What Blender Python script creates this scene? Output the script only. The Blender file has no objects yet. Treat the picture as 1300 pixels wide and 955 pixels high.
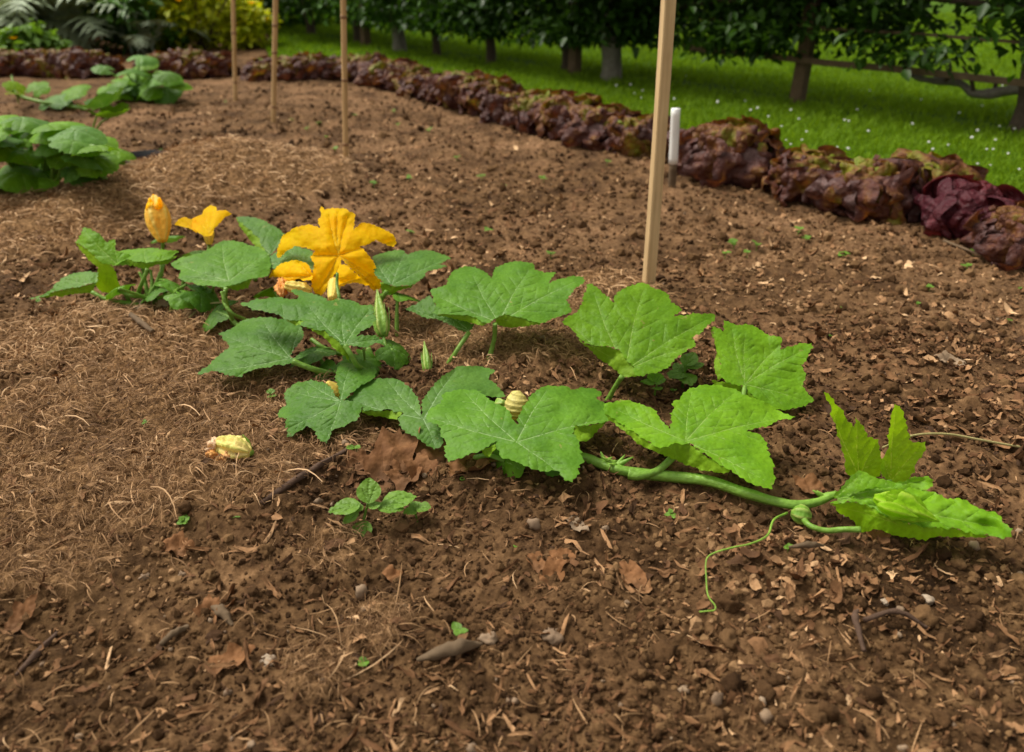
import bpy, math, random
import numpy as np
from mathutils import Vector, Matrix
from mathutils.geometry import delaunay_2d_cdt
random.seed(7); RNG = np.random.default_rng(7)
S = bpy.context.scene; COL = S.collection
PI = math.pi; rad = math.radians
# ------------------------------------------------------------------ camera geometry
CAMZ = 0.75; PITCH = rad(26); FPX = 1011.1
CO = np.array([0, 0, CAMZ])
FW = np.array([0, math.cos(PITCH), -math.sin(PITCH)])
UP = np.array([0, math.sin(PITCH), math.cos(PITCH)])
def ray(px, py):
    px = np.asarray(px, float); py = np.asarray(py, float)
    d = FW + np.multiply.outer((px-650)/FPX, np.array([1., 0, 0])) - np.multiply.outer((py-433)/FPX, UP)
    return d
def P(px, py, z=0.0):                      # photo pixel -> world point at height z
    d = ray(px, py); t = (z-CAMZ)/d[..., 2]
    return CO + d*t[..., None] if d.ndim > 1 else CO + d*t
# ------------------------------------------------------------------ numpy noise
def _h(ix, iy, s):
    n = (ix.astype(np.int64)*374761393 + iy.astype(np.int64)*668265263 + s*974634777) & 0xffffffff
    n = ((n ^ (n >> 13))*1274126177) & 0xffffffff
    n = ((n ^ (n >> 15))*2246822519) & 0xffffffff
    return ((n ^ (n >> 16)) & 0xffff)/65535.0
def vnoise(x, y, s=0):
    x = np.asarray(x, float); y = np.asarray(y, float)
    ix = np.floor(x); iy = np.floor(y); fx = x-ix; fy = y-iy
    fx = fx*fx*(3-2*fx); fy = fy*fy*(3-2*fy)
    a = _h(ix, iy, s); b = _h(ix+1, iy, s); c = _h(ix, iy+1, s); d = _h(ix+1, iy+1, s)
    return 2*((a*(1-fx)+b*fx)*(1-fy)+(c*(1-fx)+d*fx)*fy)-1
def fbm(x, y, s=0, o=4, g=.5):
    r = 0; a = 1; k = 0
    for i in range(o):
        c, q = math.cos(.6*i), math.sin(.6*i)
        r = r + a*vnoise((c*x-q*y)*2**i+17*i, (q*x+c*y)*2**i-9*i, s+i); k += a; a *= g
    return r/k
def worley(x, y, s=0):
    ix = np.floor(x); iy = np.floor(y)
    f1 = np.full(np.shape(x), 9.); f2 = f1.copy(); cid = np.zeros(np.shape(x))
    for dx in (-1, 0, 1):
        for dy in (-1, 0, 1):
            cx = ix+dx; cy = iy+dy
            d = np.hypot(cx+_h(cx, cy, s)-x, cy+_h(cx, cy, s+5)-y)
            m = d < f1
            f2 = np.where(m, f1, np.minimum(f2, d)); cid = np.where(m, _h(cx, cy, s+9), cid); f1 = np.where(m, d, f1)
    return f1, f2, cid
def sstep(a, b, x):
    t = np.clip((x-a)/(b-a), 0, 1); return t*t*(3-2*t)
# ------------------------------------------------------------------ terrain
MOUNDS = [(P(px, py)[:2], r, h) for px, py, r, h in [
    (300, 240, .40, .15), (170, 275, .38, .04), (30, 300, .4, .03), (110, 425, .11, .035), (250, 415, .12, .02),
    (480, 500, .28, .035), (330, 640, .16, .025), (200, 600, .22, .02), (700, 470, .17, .035), (640, 600, .25, .02),
    (1180, 470, .28, .03), (990, 740, .12, .035), (560, 845, .10, .02), (60, 230, .35, .05), (900, 600, .3, .015)]]
MULCH = [(P(px, py)[:2], r, w) for px, py, r, w in [
    (300, 235, .42, 1.3), (170, 270, .35, 1.2), (40, 290, .45, .9), (110, 430, .16, 1.3), (40, 440, .2, .9), (240, 440, .18, 1.1),
    (130, 520, .22, 1.2), (260, 560, .2, 1.3), (40, 600, .24, 1.1), (190, 610, .15, 1.1), (350, 510, .17, .9), (430, 575, .1, .7), (570, 430, .2, 1.0), (600, 445, .16, 1.1),
    (720, 450, .13, 1.1), (770, 370, .14, 1.2), (480, 800, .06, .62), (400, 855, .06, .62), (60, 700, .12, .8), (330, 610, .12, .8),
    (420, 700, .06, .6)]]
ROWA = np.array([1.45, 2.04]); ROWD = np.array([-.583, .812]); ROWN = np.array([.812, .583])
def L2(px, py): return tuple(P(px, py)[:2])
LAWN = [tuple(ROWA+.12*ROWN-7*ROWD), tuple(ROWA+.12*ROWN+4.1*ROWD), L2(430, 88), L2(395, 86), L2(345, 84), L2(338, 62), L2(345, 44), (-6, 14), (-30, 120), (120, 120), (120, -5)]
def inpoly(x, y, poly):
    r = np.zeros(np.shape(x), bool); n = len(poly)
    for i in range(n):
        x1, y1 = poly[i]; x2, y2 = poly[(i+1) % n]
        c = ((y1 > y) != (y2 > y)) & (x < (x2-x1)*(y-y1)/((y2-y1) if y2 != y1 else 1e-9)+x1)
        r ^= c
    return r
def Hmac(x, y):
    x = np.asarray(x, float); y = np.asarray(y, float)
    h = .018*fbm(x*1.9+3, y*1.9, 11, 3)+.006*fbm(x*8, y*8, 12, 2)
    for (c, r, a) in MOUNDS:
        h = h + a*np.exp(-((x-c[0])**2+(y-c[1])**2)/(r*r)*1.4)
    return h
def Mmask(x, y):
    m = np.zeros(np.shape(x))
    for (c, r, w) in MULCH:
        m = np.maximum(m, w*np.exp(-((x-c[0])**2+(y-c[1])**2)/(r*r)))
    return np.clip(sstep(.32, .62, m+.22*fbm(x*7, y*7, 31, 3)), 0, 1)
def Hmic(x, y, m):
    f1, f2, c = worley(x/.034+.3*vnoise(x/.02, y/.02, 3), y/.034, 41)
    clump = sstep(-.25, .45, fbm(x*5, y*5, 77, 2))
    a = (1-sstep(.05, .7, f1))*(.15+.85*c)*.013*(.25+.75*clump)+.006*fbm(x/.03, y/.03, 45, 3)*clump
    f1b, f2b, c2 = worley(x/.0125, y/.0125+.2*vnoise(x/.01, y/.01, 8), 51)
    b = (1-sstep(.1, .7, f1b))*c2*.0048
    e = .011*fbm(x/.11, y/.11, 61, 3)+.0025*fbm(x/.012, y/.012, 66, 2)
    soil = a+b+e
    w = fbm(x/.07, y/.07, 71, 3)
    mul = .017*w+.006*np.abs(fbm(x/.022, y/.022, 95, 2))*2+.0035*fbm(x/.009, y/.009, 91, 2)+.004
    return soil*(1-m)+mul*m
def H(x, y):
    m = Mmask(x, y); return Hmac(x, y)+Hmic(x, y, m)
def G(px, py):                            # photo pixel -> point on the smooth terrain
    z = 0.
    for i in range(12):
        p = P(px, py, z); z = .5*z+.5*float(Hmac(p[0], p[1]))
    return P(px, py, z)
# ------------------------------------------------------------------ materials
def newmat(name):
    m = bpy.data.materials.new(name); m.use_nodes = True
    nt = m.node_tree; nt.nodes.clear()
    o = nt.nodes.new('ShaderNodeOutputMaterial'); b = nt.nodes.new('ShaderNodeBsdfPrincipled')
    nt.links.new(b.outputs[0], o.inputs[0]); return m, nt, b, o
class N:
    def __init__(s, nt): s.nt = nt; s.tc = None
    def n(s, t, **k):
        x = s.nt.nodes.new(t)
        for a, v in k.items(): setattr(x, a, v)
        return x
    def l(s, a, b): s.nt.links.new(a, b)
    def obj(s):
        if not s.tc: s.tc = s.n('ShaderNodeTexCoord')
        return s.tc.outputs['Object']
    def noise(s, scale, detail=4, rough=.6, vec=None):
        x = s.n('ShaderNodeTexNoise'); x.inputs['Scale'].default_value = scale; x.inputs['Detail'].default_value = detail
        x.inputs['Roughness'].default_value = rough; s.l(vec or s.obj(), x.inputs['Vector']); return x.outputs['Fac']
    def ramp(s, fac, stops):
        x = s.n('ShaderNodeValToRGB'); e = x.color_ramp.elements
        while len(e) < len(stops): e.new(.5)
        for i, (p, c) in enumerate(stops): e[i].position = p; e[i].color = (*c, 1) if len(c) == 3 else c
        s.l(fac, x.inputs[0]); return x.outputs[0]
    def mix(s, fac, a, b, bt='MIX'):
        x = s.n('ShaderNodeMix', data_type='RGBA', blend_type=bt)
        for v, i in ((fac, 0), (a, 6), (b, 7)):
            if isinstance(v, (int, float)): x.inputs[i].default_value = v
            elif isinstance(v, tuple): x.inputs[i].default_value = (*v, 1)
            else: s.l(v, x.inputs[i])
        return x.outputs[2]
    def attr(s, nm):
        x = s.n('ShaderNodeAttribute', attribute_name=nm); return x.outputs['Fac']
    def math(s, op, a, b=0.):
        x = s.n('ShaderNodeMath', operation=op)
        for v, i in ((a, 0), (b, 1)):
            if isinstance(v, (int, float)): x.inputs[i].default_value = v
            else: s.l(v, x.inputs[i])
        return x.outputs[0]
    def bump(s, h, strength, dist, bsdf):
        x = s.n('ShaderNodeBump'); x.inputs['Strength'].default_value = strength; x.inputs['Distance'].default_value = dist
        s.l(h, x.inputs['Height']); s.l(x.outputs[0], bsdf.inputs['Normal']); return x.outputs[0]
def leafmat(name, c1, c2, vein, trans=.3, rough=.5, tcol=None, powder=.0, spec=.35, vbump=0.4, mottle=None, spots=0):
    m, nt, b, o = newmat(name); k = N(nt)
    base = k.ramp(k.noise(14, 6, .65), [(.3, c1), (.7, c2)])
    fine = k.ramp(k.noise(160, 3), [(.3, (.86, .86, .86)), (.7, (1.1, 1.1, 1.1))])
    base = k.mix(.8, base, fine, 'MULTIPLY')
    if mottle: base = k.mix(k.ramp(k.noise(9, 4), [(.45, (0, 0, 0)), (.7, (1, 1, 1))]), base, mottle)
    if spots: base = k.mix(k.ramp(k.noise(33, 5, .6), [(.68, (0, 0, 0)), (.72, (.7, .7, .7))]), base, (.30, .27, .08))
    tint = k.n('ShaderNodeMapRange'); tint.inputs[3].default_value = .8; tint.inputs[4].default_value = 1.25; k.l(k.attr('tint'), tint.inputs[0])
    hs = k.n('ShaderNodeHueSaturation'); k.l(base, hs.inputs['Color']); k.l(tint.outputs[0], hs.inputs['Value']); base = hs.outputs[0]
    if powder > 0:
        pw = k.math('MULTIPLY', k.attr('halo'), k.ramp(k.noise(90, 4, .7), [(.42, (0, 0, 0)), (.75, (1, 1, 1))]))
        base = k.mix(k.math('MULTIPLY', pw, powder), base, (.42, .52, .36))
    col = k.mix(k.math('MULTIPLY', k.attr('vein'), .85), base, vein)
    k.l(col, b.inputs['Base Color']); b.inputs['Roughness'].default_value = rough; b.inputs['Specular IOR Level'].default_value = spec
    if vbump > 0:
        vo = k.n('ShaderNodeTexVoronoi', feature='SMOOTH_F1'); vo.inputs['Scale'].default_value = 150; vo.inputs['Smoothness'].default_value = .6; k.l(k.obj(), vo.inputs['Vector'])
        vo2 = k.n('ShaderNodeTexVoronoi', feature='SMOOTH_F1'); vo2.inputs['Scale'].default_value = 62; vo2.inputs['Smoothness'].default_value = .7; k.l(k.obj(), vo2.inputs['Vector'])
        hgt = k.math('ADD', k.math('ADD', k.noise(240, 3), k.math('MULTIPLY', vo.outputs['Distance'], -1.6)), k.math('MULTIPLY', vo2.outputs['Distance'], -2.2)); k.bump(hgt, vbump, .0016, b)
    t = k.n('ShaderNodeBsdfTranslucent'); tc = k.mix(1., col, tcol or (1.6, 1.5, .7), 'MULTIPLY'); k.l(tc, t.inputs['Color'])
    mx = k.n('ShaderNodeMixShader'); mx.inputs[0].default_value = trans
    k.l(b.outputs[0], mx.inputs[1]); k.l(t.outputs[0], mx.inputs[2]); k.l(mx.outputs[0], o.inputs[0])
    return m
def tintmat(name, stops, rough=.85, spec=.2, nscale=60, nmix=.5, bump=.3, bdist=.002, attr='tint'):
    m, nt, b, o = newmat(name); k = N(nt)
    c = k.ramp(k.attr(attr), stops)
    f = k.ramp(k.noise(nscale, 4, .7), [(.25, (.55, .55, .55)), (.75, (1.3, 1.3, 1.3))])
    k.l(k.mix(nmix, c, f, 'MULTIPLY'), b.inputs['Base Color'])
    b.inputs['Roughness'].default_value = rough; b.inputs['Specular IOR Level'].default_value = spec
    k.bump(k.noise(nscale*3, 3), bump, bdist, b); return m
M = {}
M['leaf'] = leafmat('leaf_top', (0.0604, 0.1676, 0.0093), (0.1183, 0.2670, 0.0173), (.36, .50, .22), .26, .5, powder=0.28, spec=.16, vbump=.4, spots=1)
M['leafdark'] = leafmat('leaf_top_dark', (0.0411, 0.1242, 0.0086), (0.0845, 0.1987, 0.0160), (.30, .44, .20), .22, .5, powder=0.22, spec=.16, vbump=.4, spots=1)
M['leafblue'] = leafmat('leaf_top_greyish', (0.0543, 0.1490, 0.0186), (0.1063, 0.2297, 0.0306), (.32, .46, .24), .22, .5, powder=0.28, spec=.16, vbump=.4, spots=1)
M['under'] = leafmat('leaf_underside', (.14, .28, .008), (.20, .36, .012), (.3, .42, .08), .35, .6, spec=.2)
M['young'] = leafmat('leaf_young', (.19, .37, .008), (.29, .50, .016), (.46, .60, .08), .5, .55, spec=.15, vbump=.4)
M['bright'] = leafmat('leaf_bright', (0.0942, 0.2360, 0.0060), (0.1811, 0.3726, 0.0120), (.36, .52, .14), .34, .5, powder=0.19, spec=.16, vbump=.4, spots=1)
M['stem'] = leafmat('stem_green', (.13, .26, .03), (.2, .36, .05), (.3, .4, .1), .12, .45)
M['stemdry'] = leafmat('stem_dry', (.30, .27, .10), (.42, .36, .16), (.4, .4, .2), .1, .6)
M['petal'] = leafmat('petal_orange', (1.0, .52, .001), (1.0, .70, .008), (1.0, .82, .12), .55, .6, tcol=(1.15, 1.1, .5), spec=.08, vbump=.35)
M['petalpale'] = leafmat('petal_pale', (.80, .60, .10), (.90, .72, .22), (.62, .60, .14), .3, .55, tcol=(1.1, 1.05, .8))
M['petalwilt'] = leafmat('petal_wilted', (.85, .33, .03), (.80, .50, .2), (.5, .16, .05), .25, .6, tcol=(1.1, 1, .7))
M['bud'] = leafmat('bud_green', (.14, .30, .03), (.26, .42, .06), (.5, .55, .15), .2, .45)
M['dryleaf'] = leafmat('dry_leaf', (0.1320, 0.0539, 0.0200), (0.3300, 0.1617, 0.0680), (0.0880, 0.0392, 0.0160), .12, .75, tcol=(1.2, 1, .8), spec=.15, mottle=(.10, .05, .025))
M['paper'] = leafmat('dry_papery', (.24, .16, .095), (.40, .29, .19), (.2, .14, .09), .15, .8, tcol=(1, 1, 1))
M['weed'] = leafmat('weed_green', (.10, .215, .018), (.16, .30, .035), (.2, .36, .08), .3, .5, vbump=.5)
# ground
m, nt, b, o = newmat('soil'); k = N(nt)
c = k.ramp(k.noise(34, 9, .72), [(.34, (0.0329, 0.0164, 0.0068)), (.46, (0.0933, 0.0497, 0.0212)), (.57, (0.1702, 0.0954, 0.0425)), (.70, (0.3294, 0.1938, 0.0936))])
c = k.mix(k.ramp(k.noise(2.1, 3), [(.35, (0, 0, 0)), (.7, (0.7686, 0.6960, 0.5949))]), c, k.ramp(k.noise(60, 6, .7), [(.38, (0.0769, 0.0377, 0.0170)), (.62, (0.2416, 0.1343, 0.0646))]))
c = k.mix(k.math('MULTIPLY', k.attr('dry'), .55), c, k.ramp(k.noise(95, 6, .75), [(.40, (0.1318, 0.0676, 0.0315)), (.52, (0.2416, 0.1372, 0.0698)), (.64, (0.4612, 0.2784, 0.1530))]))
mu = k.ramp(k.noise(75, 8, .8), [(.38, (0.0659, 0.0328, 0.0136)), (.5, (0.2086, 0.1144, 0.0493)), (.62, (0.4172, 0.2436, 0.1148))])
c = k.mix(1., c, k.ramp(k.noise(4.5, 4, .6), [(.36, (.42, .39, .36)), (.5, (.86, .85, .82)), (.68, (1.2477, 1.2378, 1.2749))]), 'MULTIPLY')
c = k.mix(k.attr('mulch'), c, mu)
k.l(c, b.inputs['Base Color']); b.inputs['Roughness'].default_value = .95; b.inputs['Specular IOR Level'].default_value = .12
k.bump(k.math('ADD', k.noise(300, 6, .8), k.math('MULTIPLY', k.noise(90, 4), 1.5)), .8, .004, b)
M['soil'] = m
m, nt, b, o = newmat('lawn_turf'); k = N(nt)
c = k.ramp(k.noise(3, 5), [(.3, (.045, .10, .005)), (.7, (.08, .16, .007))])
k.l(k.mix(.6, c, k.ramp(k.noise(60, 4), [(.3, (.5, .5, .5)), (.7, (1.3, 1.3, 1.3))]), 'MULTIPLY'), b.inputs['Base Color']); b.inputs['Roughness'].default_value = .9; b.inputs['Specular IOR Level'].default_value = .1
k.bump(k.noise(80, 4), .8, .01, b); M['lawn'] = m
M['grass'] = leafmat('grass_blades', (.115, .215, .008), (.185, .305, .014), (.3, .4, .05), .35, .6, spec=.12, vbump=0)
M['clod'] = tintmat('soil_crumb', [(0, (0.0395, 0.0199, 0.0086)), (.5, (0.1010, 0.0537, 0.0238)), (.85, (0.1922, 0.1093, 0.0493)), (1, (0.3513, 0.2088, 0.1062))], .95, .1, 150, .6, .7)
M['chip'] = tintmat('litter_chip', [(0, (0.0494, 0.0238, 0.0102)), (.3, (0.1373, 0.0636, 0.0264)), (.6, (0.2306, 0.1173, 0.0511)), (.85, (0.3843, 0.2137, 0.1019)), (1, (0.6367, 0.4077, 0.2211))], .8, .2, 90, .6, .4)
M['straw'] = tintmat('dry_grass_fibre', [(0, (0.0916, 0.0451, 0.0188)), (.4, (0.2264, 0.1245, 0.0556)), (.8, (0.4312, 0.2548, 0.1254)), (1, (0.6468, 0.4214, 0.2330))], .75, .2, 60, .4, 0)
M['pebble'] = tintmat('pebble_stone', [(0, (.20, .13, .08)), (.6, (.27, .185, .115)), (1, (.42, .33, .24))], .8, .3, 80, .5, .3)
M['bark'] = tintmat('bark', [(0, (.055, .040, .028)), (1, (.12, .09, .065))], .9, .15, 40, .8, .9, .01)
M['palebark'] = tintmat('bark_lichen', [(0, (.14, .13, .10)), (1, (.24, .22, .18))], .9, .15, 30, .8, .9, .01)
M['twig'] = tintmat('twig_bark', [(0, (.06, .034, .022)), (1, (.12, .072, .048))], .8, .2, 90, .6, .6)
M['oldwood'] = tintmat('weathered_wood', [(0, (.10, .066, .038)), (1, (.17, .115, .068))], .85, .2, 25, .7, .5)
def woodmat(name, a, bb, scale=(60, 60, 3)):
    m, nt, b, o = newmat(name); k = N(nt)
    mp = k.n('ShaderNodeMapping'); mp.inputs['Scale'].default_value = scale; k.l(k.obj(), mp.inputs[0])
    c = k.ramp(k.noise(1.6, 6, .6, mp.outputs[0]), [(.3, a), (.7, bb)])
    c = k.mix(.5, c, k.ramp(k.noise(7, 3), [(.3, (.75, .72, .7)), (.7, (1.1, 1.1, 1.1))]), 'MULTIPLY')
    k.l(c, b.inputs['Base Color']); b.inputs['Roughness'].default_value = .6; b.inputs['Specular IOR Level'].default_value = .3
    k.bump(k.noise(2.5, 5, .6, mp.outputs[0]), .3, .002, b); return m
M['stake'] = woodmat('stake_wood', (.50, .34, .17), (.70, .51, .28))
M['cane'] = woodmat('cane_wood', (.42, .26, .11), (.64, .43, .21))
M['canenode'] = woodmat('cane_node', (.22, .12, .06), (.32, .18, .09))
M['white'] = woodmat('white_paint', (.78, .78, .76), (.86, .86, .84))
M['pot'] = tintmat('black_plastic', [(0, (.010, .011, .014)), (1, (.014, .014, .018))], .7, .2, 20, .2, .1)
def lettmat(name, pal):
    m, nt, b, o = newmat(name); k = N(nt)
    a = k.attr('tipness'); n1 = k.noise(26, 5, .7)
    f = k.math('ADD', a, k.math('MULTIPLY', k.math('SUBTRACT', n1, .5), .9))
    c = k.ramp(f, pal)
    k.l(c, b.inputs['Base Color']); b.inputs['Roughness'].default_value = .5; b.inputs['Specular IOR Level'].default_value = .28
    vo = k.n('ShaderNodeTexVoronoi', feature='SMOOTH_F1'); vo.inputs['Scale'].default_value = 48; k.l(k.obj(), vo.inputs['Vector']); k.bump(k.math('ADD', k.noise(60, 4), k.math('MULTIPLY', vo.outputs['Distance'], -1.5)), 1., .012, b)
    t = k.n('ShaderNodeBsdfTranslucent'); k.l(k.mix(1., c, (1.5, 1.1, .6), 'MULTIPLY'), t.inputs['Color'])
    mx = k.n('ShaderNodeMixShader'); mx.inputs[0].default_value = .2
    k.l(b.outputs[0], mx.inputs[1]); k.l(t.outputs[0], mx.inputs[2]); k.l(mx.outputs[0], o.inputs[0]); return m
M['lettuce'] = lettmat('lettuce_bronze', [(0, (.17, .24, .012)), (.30, (.19, .165, .014)), (.48, (.19, .080, .020)), (.68, (.105, .034, .022)), (.88, (.082, .036, .034)), (1, (.17, .10, .09))])
M['lettucered'] = lettmat('lettuce_red', [(0, (.14, .03, .03)), (.4, (.13, .018, .025)), (1, (.07, .012, .02))])
# ------------------------------------------------------------------ object helpers
def mk(name, V, F, mats, parent=None, loc=None, midx=None, attrs=None, smooth=True):
    me = bpy.data.meshes.new(name)
    V = np.asarray(V, np.float32)
    off = np.array(loc if loc is not None else (0, 0, 0), np.float32)
    V = V-off
    if isinstance(F, np.ndarray):
        n, kk = F.shape
        me.vertices.add(len(V)); me.vertices.foreach_set('co', V.ravel())
        me.loops.add(n*kk); me.loops.foreach_set('vertex_index', F.astype(np.int32).ravel())
        me.polygons.add(n); me.polygons.foreach_set('loop_start', np.arange(0, n*kk, kk, dtype=np.int32))
        me.update(calc_edges=True)
    else:
        me.from_pydata([tuple(v) for v in V], [], F)
    for m in (mats if isinstance(mats, (list, tuple)) else [mats]): me.materials.append(m)
    if midx is not None: me.polygons.foreach_set('material_index', np.asarray(midx, np.int32))
    me.polygons.foreach_set('use_smooth', np.full(len(me.polygons), smooth))
    for a, v in (attrs or {}).items():
        at = me.attributes.new(a, 'FLOAT', 'POINT'); at.data.foreach_set('value', np.asarray(v, np.float32))
    me.validate(); me.update()
    o = bpy.data.objects.new(name, me); COL.objects.link(o)
    if parent is not None: o.parent = parent
    return o
def tag(o, label, cat, group=None, kind=None):
    if label: o['label'] = label
    if cat: o['category'] = cat
    if group: o['group'] = group
    if kind: o['kind'] = kind
    return o
def thing(name, label, cat, loc, group=None):
    e = bpy.data.objects.new(name, None); COL.objects.link(e); e.location = tuple(float(v) for v in loc); e.empty_display_size = .02
    tag(e, label, cat, group); return e
def cat_meshes(lst):
    V = []; F = []; n = 0; A = {}
    for v, f, a in lst:
        V.append(v); F += [tuple(int(i)+n for i in q) for q in f]; n += len(v)
        for kx in a: A.setdefault(kx, []).append(a[kx])
    return np.concatenate(V), F, {kx: np.concatenate(A[kx]) for kx in A}
def crom(pts, n):
    pts = np.asarray(pts, float)
    if len(pts) < 3: return np.linspace(pts[0], pts[-1], n)
    q = np.vstack([2*pts[0]-pts[1], pts, 2*pts[-1]-pts[-2]]); out = []
    for t in np.linspace(0, len(pts)-1-1e-6, n):
        i = int(t); f = t-i; a, b_, c_, d = q[i:i+4]
        out.append(.5*((2*b_)+(c_-a)*f+(2*a-5*b_+4*c_-d)*f*f+(3*b_-a-3*c_+d)*f**3))
    return np.array(out)
def tube(pts, radii, n=None, seg=8, tint=.5, rough=0, ribs=0, s=0):
    n = n or max(6, len(pts)*5); c = crom(pts, n)
    if np.isscalar(radii): r = np.full(n, float(radii))
    else: r = np.interp(np.linspace(0, 1, n), np.linspace(0, 1, len(radii)), radii)
    V = []; F = []
    ref = np.array([.3, .2, 1.])
    for i in range(n):
        t = c[min(i+1, n-1)]-c[max(i-1, 0)]; t = t/(np.linalg.norm(t)+1e-9)
        u = np.cross(t, ref); 
        if np.linalg.norm(u) < .1: u = np.cross(t, [1, 0, 0.])
        u /= np.linalg.norm(u); w = np.cross(t, u); ref = ref*.0+np.cross(u, t)*1.0 if False else ref
        for j in range(seg):
            a = 2*PI*j/seg; rr = r[i]*(1+(ribs*(1 if j % 2 else -1)))
            if rough: rr *= 1+rough*float(fbm(i*.22+s*13, j*.9, 5+s, 2))
            V.append(c[i]+rr*(u*math.cos(a)+w*math.sin(a)))
    for i in range(n-1):
        for j in range(seg):
            F.append((i*seg+j, i*seg+(j+1) % seg, (i+1)*seg+(j+1) % seg, (i+1)*seg+j))
    V.append(c[0]); V.append(c[-1]); b0 = len(V)-2
    for j in range(seg): F.append((b0, (j+1) % seg, j)); F.append((b0+1, (n-1)*seg+j, (n-1)*seg+(j+1) % seg))
    V = np.array(V)
    return V, F, {'tint': np.full(len(V), tint)}
def tubeobj(name, pts, radii, mat, parent=None, loc=None, **k):
    V, F, A = tube(pts, radii, **k); return mk(name, V, F, mat, parent, loc, attrs=A)
# ------------------------------------------------------------------ leaf core
def resample(poly, step, closed=True, teeth=0., tp=.01, seed=0):
    poly = np.asarray(poly, float); out = []; n = len(poly); area = 0
    for i in range(n): 
        a = poly[i]; b_ = poly[(i+1) % n]; area += a[0]*b_[1]-b_[0]*a[1]
    sgn = 1 if area > 0 else -1; s = 0; rs = np.random.default_rng(seed)
    for i in range(n):
        a = poly[i]; b_ = poly[(i+1) % n]; L = np.linalg.norm(b_-a)
        if L < 1e-9: continue
        kx = max(1, int(round(L/step))); nn = np.array([(b_-a)[1], -(b_-a)[0]])/L*sgn
        for j in range(kx):
            f = j/kx; q = a+(b_-a)*f; ph = ((s+f*L)/tp) % 1.0
            o_ = teeth*((ph if ph < .75 else (1-ph)*3)-.35)*(.6+.8*rs.random())+teeth*.9*float(vnoise((s+f*L)/.014+seed*7, seed*1.3, 6)) if j > 0 else 0
            bow = math.sin(PI*f)*min(L*.04, .003)
            out.append(q+nn*(o_+bow*(.6 if teeth > 0 else 0)))
        s += L
    return np.array(out)
def leafcore(outline, J, tips, grid=.005, vw=.0011, teeth=.0012, seed=0, groove=.0022, cup=0., wav=.004, R=None, second=True, quilt=.0015):
    groove *= .75; quilt *= .5
    """outline, J, tips in plane metres -> uv verts, faces, displacement f, attrs"""
    outline = resample(outline, grid*.62, teeth=teeth, tp=.0115, seed=seed); J = np.asarray(J, float); tips = np.asarray(tips, float)
    if R is None: R = np.abs(outline-J).max()
    segs = []
    for t in tips:
        v = t-J; L = np.linalg.norm(v); d = v/(L+1e-9); nrm = np.array([-d[1], d[0]])
        end = J+v*.93; mid = J+v*.5+nrm*L*.02
        segs.append((J+d*vw, mid, vw, vw*.75)); segs.append((mid, end, vw*.75, vw*.3))
        if second:
            for f in (.25, .42, .58, .74):
                for sg in (-1, 1):
                    p0 = J+v*f; dd = d*.75+nrm*sg*.7; ll = L*(.34*(1-f)+.06)
                    segs.append((p0+dd*vw*1.6, p0+dd*ll, vw*.38, vw*.15))
    pts = list(map(tuple, outline)); no = len(pts); vein = [0.]*no
    ox, oy = outline[:, 0], outline[:, 1]; poly = [tuple(p) for p in outline]
    tmp = []
    for (a, b_, w0, w1) in segs:
        L = np.linalg.norm(b_-a)
        if L < .004: continue
        d = (b_-a)/L; nr = np.array([-d[1], d[0]]); kx = max(2, int(L/.0045))
        for i in range(kx+1):
            f = i/kx; q = a+(b_-a)*f; w = w0+(w1-w0)*f
            tmp.append((*q, .35+.65*min(1, w/(vw*.7)))); tmp.append((*(q+nr*w), 0.)); tmp.append((*(q-nr*w), 0.))
    if tmp:
        tmp = np.array(tmp); ins = inpoly(tmp[:, 0], tmp[:, 1], poly); tmp = tmp[ins]
    vp = tmp[:, :2] if len(tmp) else np.zeros((0, 2))
    x0, x1, y0, y1 = ox.min(), ox.max(), oy.min(), oy.max()
    gx, gy = np.meshgrid(np.arange(x0, x1, grid), np.arange(y0, y1, grid)); gx = gx+grid*.5*(np.arange(gx.shape[0]) % 2)[:, None]
    g = np.c_[gx.ravel(), gy.ravel()]; g = g+np.random.default_rng(seed).uniform(-.15, .15, g.shape)*grid
    g = g[inpoly(g[:, 0], g[:, 1], poly)]
    allb = np.vstack([outline, vp]) if len(vp) else outline
    if len(g):
        keep = np.ones(len(g), bool)
        for i in range(0, len(g), 400):
            dd = np.sqrt(((g[i:i+400, None]-allb[None])**2).sum(-1)).min(1); keep[i:i+400] = dd > grid*.38
        g = g[keep]
    if len(vp):
        for i in range(len(vp)): pts.append(tuple(vp[i])); vein.append(tmp[i, 2])
    for q in g: pts.append(tuple(q)); vein.append(0.)
    edges = [(i, (i+1) % no) for i in range(no)]
    sc = 100.
    r = delaunay_2d_cdt([Vector((p[0]*sc, p[1]*sc)) for p in pts], edges, [], 1, 1e-4)
    uv = np.array([(v.x/sc, v.y/sc) for v in r[0]]); F = [tuple(f) for f in r[2]]
    vv = np.array([max([vein[i] for i in o_] or [0.]) if len(o_) else 0. for o_ in r[3]])
    rho = np.hypot(*(uv-J).T)
    dv = np.full(len(uv), 9.)
    for (a, b_, w0, w1) in segs:
        d = b_-a; L2_ = d@d
        if L2_ < 1e-9: continue
        t = np.clip(((uv-a)@d)/L2_, 0, 1); dd = np.hypot(*(uv-(a+t[:, None]*d)).T); main = w0 > vw*.6
        dv = np.minimum(dv, dd if main else dd*2.2+.004)
    halo = np.exp(-dv/.011)*np.clip(1-rho/(R*1.3), 0, 1)
    f = cup*rho**2/max(R, 1e-3)
    f += -groove*np.exp(-dv/.007)+quilt*np.sin(np.clip(dv, 0, .03)/.03*PI)
    f += wav*fbm(uv[:, 0]/.055+seed*3.1, uv[:, 1]/.055, 100+seed, 2)*np.clip(rho/R, 0, 1)**1.2
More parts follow.
